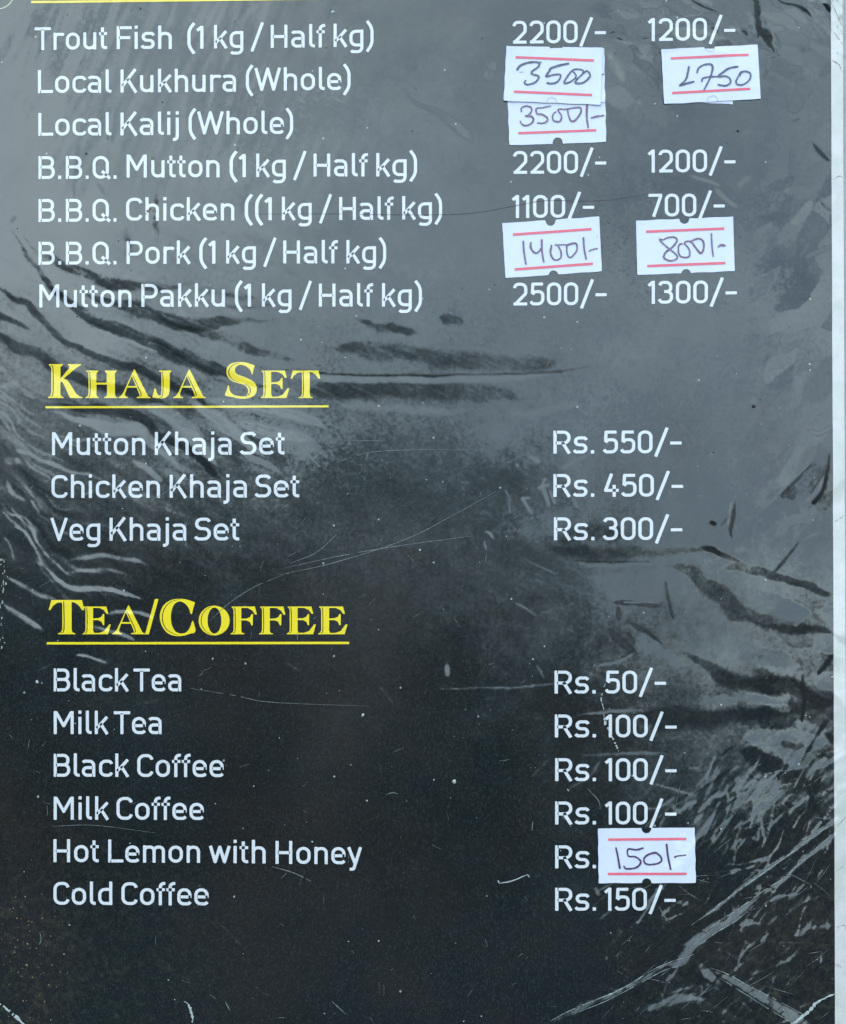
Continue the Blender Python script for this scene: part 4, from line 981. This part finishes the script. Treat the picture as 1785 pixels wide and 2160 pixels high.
squiggle('painted_crease_glint', [([(1130, 2170), (1202, 2130), (1290, 2094), (1332, 2072), (1393, 2036), (1462, 2012)], 1.8), ([(1205, 2139), (1290, 2104), (1393, 2049), (1440, 2034)], 1.5),
    ([(1440, 2014), (1506, 1949), (1555, 1918), (1611, 1877), (1654, 1850), (1681, 1823), (1762, 1752)], 1.6), ([(1462, 2000), (1506, 1968), (1555, 1938), (1590, 1908)], 1.5)], M_EDGEGLINT, off=1.6, jag=1.0, label='painted pale glint along the long diagonal crease')
squiggle('painted_crease_glint', [([(1458, 1950), (1506, 1917), (1519, 1905), (1586, 1856), (1659, 1805), (1700, 1772), (1759, 1733)], 2.0)], M_EDGEGLINT, off=1.6, jag=1.0, label='painted pale glint along the upper diagonal crease')
squiggle('painted_crease_glint', [([(1497, 2040), (1531, 2052), (1579, 2078), (1628, 2103), (1700, 2142)], 1.6), ([(1500, 2050), (1560, 2088), (1620, 2126), (1680, 2162)], 1.3)], M_EDGEGLINT, off=1.6, jag=1.0, label='painted pale glint along the lower right crease')
hair = [([(613, 1188), (668, 1165), (710, 1128)], 1.6), ([(442, 1310), (488, 1269), (539, 1237), (600, 1212)], 1.5), ([(600, 1198), (720, 1172), (850, 1150), (1000, 1130)], 1.6),
        ([(590, 1212), (700, 1188), (850, 1140), (950, 1090), (1047, 1036)], 1.5), ([(401, 1451), (498, 1467), (576, 1481), (779, 1489)], 1.2), ([(574, 1827), (620, 1840), (657, 1858)], 2),
        ([(816, 1675), (828, 1671), (840, 1674)], 2), ([(710, 975), (800, 952), (1000, 948)], 1.3), ([(700, 928), (810, 930)], 1.2), ([(1240, 1663), (1262, 1688), (1266, 1706)], 1.8),
        ([(1124, 1730), (1122, 1752)], 2), ([(110, 1742), (200, 1740), (330, 1756)], 1), ([(320, 1060), (330, 1050), (420, 1000)], 1.2), ([(1390, 1912), (1400, 1930), (1412, 1945)], 2),
        ([(970, 925), (1010, 900), (1020, 897)], 1.2), ([(85, 1965), (88, 1980), (84, 1992)], 2), ([(476, 2112), (486, 2130)], 2.5), ([(700, 2110), (730, 2138)], 2)]
for i in range(120):
    x = 1230 + 510 * random.random() ** .8; y = random.uniform(1580, 2150); a = rad(random.choice((random.gauss(-38, 8), random.gauss(-58, 10), random.gauss(0, 25)))); l = random.uniform(8, 70)
    if x + (y - 1900) * .35 < 1300: continue
    hair.append(([(x, y), (x + math.cos(a) * l * .5 + random.uniform(-1, 1), y + math.sin(a) * l * .5 + random.uniform(-1.5, 1.5)), (min(x + math.cos(a) * l, 1750), y + math.sin(a) * l)], random.uniform(.5, 1.3)))
for i in range(90):
    x, y = random.uniform(20, 1200), random.uniform(900, 2150); a = random.gauss(-0.5, .9); l = random.uniform(4, 26)
    hair.append(([(x, y), (x + math.cos(a) * l * .5, y + math.sin(a) * l * .5 + random.uniform(-2, 2)), (x + math.cos(a) * l, y + math.sin(a) * l)], random.uniform(.5, 1.1)))
tag(squiggle('hair_scratches', hair, M_HAIR, off=1.2, jag=.5), kind='stuff')
squiggle('stray_thread', [([(540, 452), (700, 452), (900, 454), (1000, 450), (1080, 436), (1150, 424), (1220, 425), (1290, 422), (1370, 409)], 1.0)], M_REDHAIR, jag=.6, off=1.5)
squiggle('stray_thread', [([(860, 790), (1000, 791), (1075, 790), (1137, 788), (1200, 780), (1240, 774)], 1.1)], M_REDHAIR, jag=1.0, off=1.5)
def specks(name, items, mat, off=1.5, kind='stuff'):
    pts, f = [], []
    for x, y, r in items:
        n = len(pts); k = 7; ph = random.random() * 6; e = random.uniform(.6, 1)
        h = float(sample(HT, x, y))
        pts.append((x, y, h + off + r * .5))
        for i in range(k):
            a_ = 2 * math.pi * i / k; rr = r * random.uniform(.75, 1.1)
            dx, dy = rr * math.cos(a_), rr * e * math.sin(a_)
            pts.append((x + dx * math.cos(ph) - dy * math.sin(ph), y + dx * math.sin(ph) + dy * math.cos(ph), h + off))
        f += [[n, n + 1 + i, n + 1 + (i + 1) % k] for i in range(k)]
    p = np.array(pts); v = np.stack([(p[:, 0] - CX) * K, -p[:, 2] * K, (CY - p[:, 1]) * K], 1)
    return tag(mesh_obj(name, v, f, mat, board), kind=kind)
big = [(1589, 857, 4.6), (1556, 277, 3.2), (1603, 843, 1.6), (1533, 303, 1.2), (297, 19, 2), (143, 32, 1.4), (343, 216, 1.8), (183, 325, 2.6), (870, 277, 1.8), (890, 280, 1.2),
       (1017, 82, 1.8), (878, 188, 1.4), (1284, 471, 1.2), (144, 203, 1.2), (38, 483, 1.6), (8, 631, 1.6), (338, 682, 2), (251, 509, 1.8), (278, 572, 1.6), (359, 516, 1.4),
       (1043, 601, 1.8), (975, 610, 1.4), (890, 455, 1), (673, 438, 1.2), (671, 461, 1.2), (1504, 955, 2), (1617, 926, 1.4), (540, 600, 1), (163, 668, 1.4), (496, 46, 1.2), (1466, 1740, 2.6), (1463, 1735, 2), (1656, 1845, 3), (1722, 1735, 3)]
for i in range(110): big.append((random.uniform(0, 1750), random.uniform(0, 900), random.choice((.5, .6, .8))))
specks('black_specks', big, M_SPECK)
pale = [(1303, 25, 2), (703, 27, 4), (1284, 1300, 1), (958, 1648, 5), (766, 1508, 4), (1512, 752, 1.5), (1395, 662, 1.2), (82, 1680, 3), (80, 1438, 4), (90, 1440, 2), (886, 1160, 2.5), (934, 1017, 2.5), (900, 1012, 1.5), (1280, 370, 1.2)]
for i in range(230):
    x, y = random.uniform(0, 1755), random.uniform(600, 2160)
    pale.append((x, y, random.choice((.5, .6, .7, .9, 1.3)) * (1.2 if y > 1500 else 1)))
specks('pale_specks', pale, M_SCUFF)
specks('rust_specks', [(313, 446, 4), (318, 441, 2.5), (309, 452, 2), (322, 446, 1.5), (688, 101, 2.5), (1483, 629, 2.5), (58, 2035, 3), (60, 1990, 3), (40, 2050, 2), (70, 2060, 2)] +
       [(random.gauss(60, 45), random.gauss(2010, 70), random.uniform(.7, 2)) for i in range(80)], M_RUST)

# ------------------------------------------------------------------ PRICE STICKERS
def sticker(corners, label, lines, pen, pen_mat, notches, off, origin_xy=None, group='handwritten price stickers on the board', faint=()):
    """corners TL TR BR BL in grid coordinates; lines: red rules; pen: list of strokes"""
    TL, TR, BR, BL = [np.array(c, float) for c in corners]
    cen = (TL + TR + BR + BL) / 4
    st = tag(empty('price_sticker', tuple(cen)), label, 'sticker', group)
    x0, x1 = min(TL[0], BL[0]) - 4, max(TR[0], BR[0]) + 4; y0, y1 = min(TL[1], TR[1]) - 4, max(BL[1], BR[1]) + 4
    xs = np.arange(x0, x1, 2.0); ys = np.arange(y0, y1, 2.0); X, Y = np.meshgrid(xs, ys)
    P = np.array([TL, TR, BR, BL])
    wob = 0.5 * np.sin(X * .11 + cen[0]) * np.cos(Y * .17)
    F = sd_poly(X, Y, P) + wob
    for nx_, ny_, r, kind_ in notches:
        if kind_ == 'round': F = np.maximum(F, -(np.hypot(X - nx_, Y - ny_) - r))
        else: F = np.maximum(F, -np.maximum(np.abs(X - nx_) - r, np.abs(Y - ny_) - 3.6))
    v, f = fill(F, xs, ys)
    # paper with real thickness: top face, and a skirt down to the sheet
    ec = {}
    for p in f:
        for i in range(len(p)):
            e = (p[i], p[(i + 1) % len(p)]); k_ = (min(e), max(e)); ec.setdefault(k_, []).append(e)
    n = len(v); h = sample(HT, v[:, 0], v[:, 1])
    curl = 1.6 * np.clip((np.hypot(v[:, 0] - cen[0], v[:, 1] - cen[1]) - 95) / 25, 0, 1)
    top = np.stack([(v[:, 0] - CX) * K, -(h + off + curl) * K, (CY - v[:, 1]) * K], 1)
    bot = top.copy(); bot[:, 1] += 1.1 * K
    faces = list(f)
    for k_, es in ec.items():
        if len(es) == 1: a_, b_ = es[0]; faces.append([b_, a_, a_ + n, b_ + n])
    s = np.stack([-sample(SX, v[:, 0], v[:, 1]), np.zeros(n), sample(SY, v[:, 0], v[:, 1])], 1) * .8
    o = mesh_obj('paper', np.concatenate([top, bot]), faces, M_PAPER, st, np.concatenate([s, s]), origin=tuple(cen))
    def on(name, pts, fc, mat, d):
        p = np.asarray(pts, float)
        cu = 1.6 * np.clip((np.hypot(p[:, 0] - cen[0], p[:, 1] - cen[1]) - 95) / 25, 0, 1)
        hh = sample(HT, p[:, 0], p[:, 1]) + off + cu + d
        vv = np.stack([(p[:, 0] - CX) * K, -hh * K, (CY - p[:, 1]) * K], 1)
        ss = np.stack([-sample(SX, p[:, 0], p[:, 1]), np.zeros(len(p)), sample(SY, p[:, 0], p[:, 1])], 1) * .8
        return mesh_obj(name, vv, fc, mat, st, ss, origin=tuple(cen))
    for (a0, a1, b0, b1, w) in lines:
        p, fc = strip(a0, a1, b0, b1, w, 3); on('red_rule', p, fc, M_RED, .55)
    if pen:
        allp = [(catmull(p, 6), rr) for p, rr in pen]
        q = np.concatenate([p for p, _ in allp])
        xs = np.arange(q[:, 0].min() - 5, q[:, 0].max() + 5, .9); ys = np.arange(q[:, 1].min() - 5, q[:, 1].max() + 5, .9)
        X, Y = np.meshgrid(xs, ys); F = np.full(X.shape, 1e9)
        wn_ = 0.35 * np.sin(X * .9 + Y * .5) * np.sin(Y * .7 - X * .3)
        for p, rr in allp: F = np.minimum(F, sd_path(X, Y, p, rr, False))
        v, fc = fill(F + wn_, xs, ys); on('handwriting', v, fc, pen_mat, .9)
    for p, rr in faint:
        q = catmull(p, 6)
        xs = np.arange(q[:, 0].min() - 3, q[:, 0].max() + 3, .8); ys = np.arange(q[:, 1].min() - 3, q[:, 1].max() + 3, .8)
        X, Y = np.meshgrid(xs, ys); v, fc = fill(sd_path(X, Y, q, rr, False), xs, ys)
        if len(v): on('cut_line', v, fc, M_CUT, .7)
    return st
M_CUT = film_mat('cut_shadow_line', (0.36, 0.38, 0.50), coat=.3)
def zz(ox, oy, s, pts): return [(ox + x * s, oy + y * s) for x, y in pts]
cC = lambda x, y: (1050 + x * .42339, y * .42339)
cF = lambda x, y: (1050 + x * .42339, 300 + y * .42339)
s1 = .1440; s4 = .14977
Z1 = lambda *p: zz(1050, 90, s1, p)
Z3 = lambda *p: zz(1380, 80, s1, p)
Z4 = lambda *p: zz(1040, 440, s4, p)
Z5 = lambda *p: zz(1320, 440, s4, p)
Z6 = lambda *p: zz(1240, 1720, s4, p)
def rule(f, x0, y0, x1, y1, w): a_, b_ = f(x0, y0), f(x1, y1); return (*a_, *b_, w)
GRP = 'handwritten price stickers on the board'
# lower of the two overlapping stickers, 3500/-
sticker([Z1((140, 700))[0], Z1((1568, 680))[0], Z1((1585, 1465))[0], Z1((170, 1512))[0]], 'white price sticker reading 3500/- stuck lower of the overlapping pair, its upper red rule hidden',
    [(*Z1((300, 1335))[0], *Z1((1440, 1292))[0], 5.0)],
    [(Z1((345, 1020), (345, 970), (400, 940), (480, 955), (495, 1010), (450, 1070), (410, 1085), (490, 1090), (522, 1140), (480, 1200), (400, 1225), (345, 1195), (330, 1160)), [1.6, 1.9, 2.2, 1.5]),
     (Z1((775, 935), (660, 962), (565, 975), (575, 1050), (650, 1062), (720, 1110), (720, 1160), (660, 1190), (580, 1185)), [1.2, 2.0, 2.2, 1.4]),
     (Z1((850, 1025), (815, 1050), (800, 1110), (830, 1160), (910, 1160), (930, 1080), (880, 990), (1000, 985), (1150, 960), (1215, 970), (1210, 1040), (1140, 1140), (1075, 1160), (1035, 1080), (1020, 1000)), [1.4, 2, 1.5, 2.2, 1.5]),
     (Z1((1305, 925), (1300, 1100), (1320, 1255)), [2.4, 2.2, 1.8]), (Z1((1370, 1112), (1450, 1092), (1545, 1080)), [2, 2.2, 1.6])],
    M_PEN2, [(*Z1((876, 1470))[0], 10.5, 'round')], 2.2)
# old sticker hidden under the upper one, only its right edge shows
sticker([Z1((170, 95))[0], Z1((1560, 92))[0], Z1((1562, 888))[0], Z1((180, 880))[0]], 'blank edge of an older sticker showing at the right of the upper 3500 sticker', [], [(Z1((1538, 478), (1542, 474)), 1.8)], M_PEN, [], 3.6, group=GRP)
sticker([Z1((125, 68))[0], Z1((1535, 88))[0], Z1((1498, 925))[0], Z1((85, 865))[0]], 'white price sticker reading 3500, upper of the overlapping pair, just beneath the top printed 2200/-',
    [(*Z1((258, 230))[0], *Z1((1403, 277))[0], 5.2), (*Z1((232, 732))[0], *Z1((1376, 782))[0], 5.2)],
    [(Z1((285, 410), (320, 360), (420, 315), (540, 300), (605, 318), (590, 370), (500, 440), (500, 475), (590, 505), (590, 545), (540, 600), (440, 630), (390, 610), (405, 570)), [2.6, 2.0, 2.2, 1.6]),
     (Z1((1030, 322), (900, 350), (780, 390), (755, 430), (705, 510), (800, 490), (900, 480), (915, 520), (870, 590), (790, 615), (725, 608)), [2.2, 2.6, 1.8, 1.9, 2.2]),
     (Z1((1100, 440), (1130, 475), (1140, 520), (1060, 590), (975, 610), (985, 560), (1080, 430), (1150, 405), (1240, 420), (1240, 470), (1150, 560), (1140, 610), (1250, 600), (1340, 520), (1340, 470), (1300, 430), (1250, 465)), [1.6, 2, 1.7, 2.2, 1.7]),
     (Z1((628, 300), (630, 306)), 1.4), (Z1((320, 450), (370, 445)), .6)],
    M_PEN, [(*Z1((832, 100))[0], 10.8, 'round'), (*Z1((905, 75))[0], 5.6, 'slot')], 5.2,
    faint=[(Z1((715, 885), (730, 845), (785, 820), (840, 840), (862, 890)), .55)])
# right-hand pair
sticker([Z3((600, 200))[0], Z3((1160, 230))[0], Z3((1145, 982))[0], Z3((560, 950))[0]], 'older blank sticker peeping out under the bottom edge of the 1750 sticker', [], [], M_PEN, [], 2.0)
sticker([Z3((97, 182))[0], Z3((1508, 108))[0], Z3((1550, 905))[0], Z3((140, 982))[0]], 'white price sticker reading 1750, tilted, under the first printed 1200/-',
    [(*Z3((235, 315))[0], *Z3((1375, 258))[0], 5.2), (*Z3((256, 820))[0], *Z3((1398, 758))[0], 5.2)],
    [(Z3((500, 440), (470, 590), (430, 655), (370, 710), (470, 680), (570, 655)), [2.2, 2.2, 1.8, 2.4, 2.0]),
     (Z3((622, 520), (640, 460), (720, 410), (820, 400), (848, 460), (810, 600), (722, 775)), [1.8, 2, 2.3, 1.7]), (Z3((690, 650), (700, 610), (780, 585), (900, 580)), 1.7),
     (Z3((1210, 435), (1090, 460), (1010, 510), (930, 580), (1040, 575), (1105, 620), (1100, 680), (1030, 715), (930, 700)), [2, 2.6, 1.9, 2.1, 1.8]),
     (Z3((1240, 560), (1262, 520), (1340, 505), (1400, 540), (1390, 620), (1310, 690), (1220, 700), (1190, 660), (1210, 600), (1252, 540)), [2.8, 1.8, 2, 1.8])],
    M_PEN, [(*Z3((805, 145))[0], 10.5, 'slot')], 3.8,
    faint=[(Z3((770, 945), (785, 890), (850, 858), (905, 885), (925, 940)), .55), (Z3((735, 165), (780, 205), (840, 210), (875, 170)), .4)])
sticker([Z4((130, 213))[0], Z4((1492, 120))[0], Z4((1530, 888))[0], Z4((175, 985))[0]], 'white price sticker with handwritten 1400/- in brown pen, left neighbour of the 800/- sticker',
    [(*Z4((280, 373))[0], *Z4((1382, 296))[0], 5.4), (*Z4((303, 862))[0], *Z4((1404, 782))[0], 5.4)],
    [(Z4((425, 470), (432, 600), (462, 790)), [2.2, 2, 1.6]), (Z4((530, 490), (530, 560), (580, 625), (630, 625), (682, 560)), [2.2, 1.8]), (Z4((684, 450), (690, 620), (712, 755)), [2.1, 1.9]),
     (Z4((820, 530), (808, 620), (840, 710), (900, 730), (955, 690), (950, 600), (905, 525), (880, 520), (1020, 515)), [2, 1.7, 1.8, 1.5]),
     (Z4((1035, 530), (1040, 640), (1080, 695), (1150, 640), (1182, 570), (1160, 495), (1040, 520)), [1.7, 1.7, 2.2]), (Z4((1270, 420), (1282, 580), (1308, 715)), [2, 2]),
     (Z4((1355, 602), (1400, 582), (1465, 570)), 1.7), (Z4((1460, 396), (1463, 397)), .9)],
    M_PEN2, [(*Z4((808, 180))[0], 10.4, 'round'), (*Z4((850, 945))[0], 10.2, 'round')], 2.4)
sticker([Z5((140, 177))[0], Z5((1505, 120))[0], Z5((1527, 886))[0], Z5((160, 942))[0]], 'small white sticker with handwritten 800/-, stuck below the printed 700/- at the right',
    [(*Z5((282, 332))[0], *Z5((1382, 288))[0], 5.4), (*Z5((298, 815))[0], *Z5((1398, 772))[0], 5.4)],
    [(Z5((540, 440), (600, 412), (690, 415), (712, 470), (640, 560), (560, 620), (530, 690), (580, 732), (660, 738), (720, 700), (690, 640), (600, 570), (500, 480), (472, 438), (520, 448)), [1.6, 2.2, 1.8, 1.6]),
     (Z5((790, 500), (745, 520), (735, 620), (770, 680), (850, 695), (892, 670), (890, 590), (850, 530), (820, 500), (850, 470), (920, 480), (980, 560), (1050, 635), (1092, 560), (1080, 460), (1010, 430), (920, 462)), [1.6, 1.8, 1.7, 2.3, 1.7]),
     (Z5((1200, 362), (1206, 520), (1225, 680)), [1.8, 2, 1.5]), (Z5((1300, 545), (1335, 520), (1385, 527)), [1.8, 2.8, 2.2])],
    M_PEN2, [(*Z5((820, 152))[0], 10.4, 'round'), (*Z5((845, 925))[0], 10.2, 'round')], 2.4)
sticker([Z6((140, 177))[0], Z6((1500, 165))[0], Z6((1515, 942))[0], Z6((150, 945))[0]], 'white price sticker reading 150/- beside the word Rs. in the tea and coffee list',
    [(*Z6((282, 332))[0], *Z6((1382, 322))[0], 5.4), (*Z6((278, 815))[0], *Z6((1385, 812))[0], 5.4)],
    [(Z6((392, 450), (420, 580), (445, 730)), [1.8, 2, 2.2]), (Z6((770, 450), (680, 475), (565, 465), (565, 560), (660, 572), (730, 620), (735, 670), (670, 728), (540, 742), (505, 710)), [2, 1.8, 1.8, 2, 1.8]),
     (Z6((940, 520), (860, 535), (790, 590), (800, 660), (870, 682), (980, 665), (1035, 620), (1010, 560), (950, 515), (900, 522)), [2.0, 1.8, 2.2]), (Z6((1105, 400), (1122, 560), (1160, 745)), [2, 2.2, 2]),
     (Z6((1220, 578), (1240, 565), (1370, 548)), [2, 1.3])],
    M_PEN3, [(*Z6((822, 178))[0], 10.2, 'round'), (*Z6((825, 945))[0], 10.2, 'round')], 2.4)

# ------------------------------------------------------------------ THE PLACE AROUND: wall behind, ground, unseen slopes added for the film to mirror
def simple(name, v, f, mat, **kw):
    me = bpy.data.meshes.new(name); me.from_pydata(v, [], f); me.update(); me.materials.append(mat)
    o = bpy.data.objects.new(name, me); COL.objects.link(o); return tag(o, **kw)
def wall_box(x0, x1, y0, y1, z0, z1):
    v = [(x, y, z_) for z_ in (z0, z1) for x, y in ((x0, y0), (x1, y0), (x1, y1), (x0, y1))]
    return v, [[3, 2, 1, 0], [4, 5, 6, 7], [0, 1, 5, 4], [1, 2, 6, 5], [2, 3, 7, 6], [3, 0, 4, 7]]
v, f = wall_box(-0.6, 0.9, 0.16, 0.30, 0.0, 1.35)
simple('wall', v, f, M_WALL, label='grey plaster wall close behind the right edge of the menu board', cat='wall')
n = 40; g = [(-1500 + 3000 * i / n, -1500 + 3000 * j / n, 0) for j in range(n + 1) for i in range(n + 1)]
simple('ground', g, [[j * (n + 1) + i, j * (n + 1) + i + 1, (j + 1) * (n + 1) + i + 1, (j + 1) * (n + 1) + i] for j in range(n) for i in range(n)], M_GROUND, kind='structure')
# added slope, shaped for the film's reflections: its skyline, as elevation (degrees) against bearing (degrees right of the view axis, behind the camera)
rs = np.random.default_rng(3)
def skyline(b):
    e = np.interp(b, [-90, -60, -35, -18, -12, -6, 0, 3, 6, 9, 14, 22, 40, 90], [20, 19, 16, 14.2, 13.8, 13.0, 13.2, 12.2, 7.5, 3.6, 2.2, 4, 6, 12])
    return e
bs = np.linspace(-88, 88, 500); rows = 14
def slope(name, fn, d0, d1, mat, seed):
    rs = np.random.default_rng(seed); hv, hf = [], []; tree = np.zeros(len(bs))
    for k, a_ in ((3, .5), (7, .35), (17, .25), (41, .18)): tree += a_ * np.sin(bs * k * .13 + rs.uniform(0, 6))
    tree = tree * .6 + rs.standard_normal(len(bs)) * .1
    for i, b in enumerate(bs):
        e = fn(b) + tree[i]
        for j in range(rows + 1):
            t = j / rows; d = d0 + (d1 - d0) * t
            zt = d1 * math.tan(rad(e)) * (t ** 1.15) + (rs.standard_normal() * .35 * d1 / 50 if 0 < j < rows else 0)
            if j == 0: zt = -0.05
            hv.append((math.sin(rad(b)) * d, -math.cos(rad(b)) * d, zt + (BOARD_Z * t)))
    for i in range(len(bs) - 1):
        for j in range(rows):
            a_ = i * (rows + 1) + j; hf.append([a_, a_ + 1, a_ + rows + 2, a_ + rows + 1])
    simple(name, hv, hf, mat, kind='structure')
slope('added_hillside', skyline, 60, 140, M_RIDGE, 3)  # unseen, added to give the film's dark folds a mid tone to mirror
slope('added_wooded_rise', lambda b: np.interp(b, [-90, -30, -12, 0, 5, 9, 20, 90], [11, 9.5, 8.5, 8.5, 5.5, -1, 0, 5]), 14, 30, M_HILL, 4)  # unseen belt added in front, shaped for the film's darkest reflections
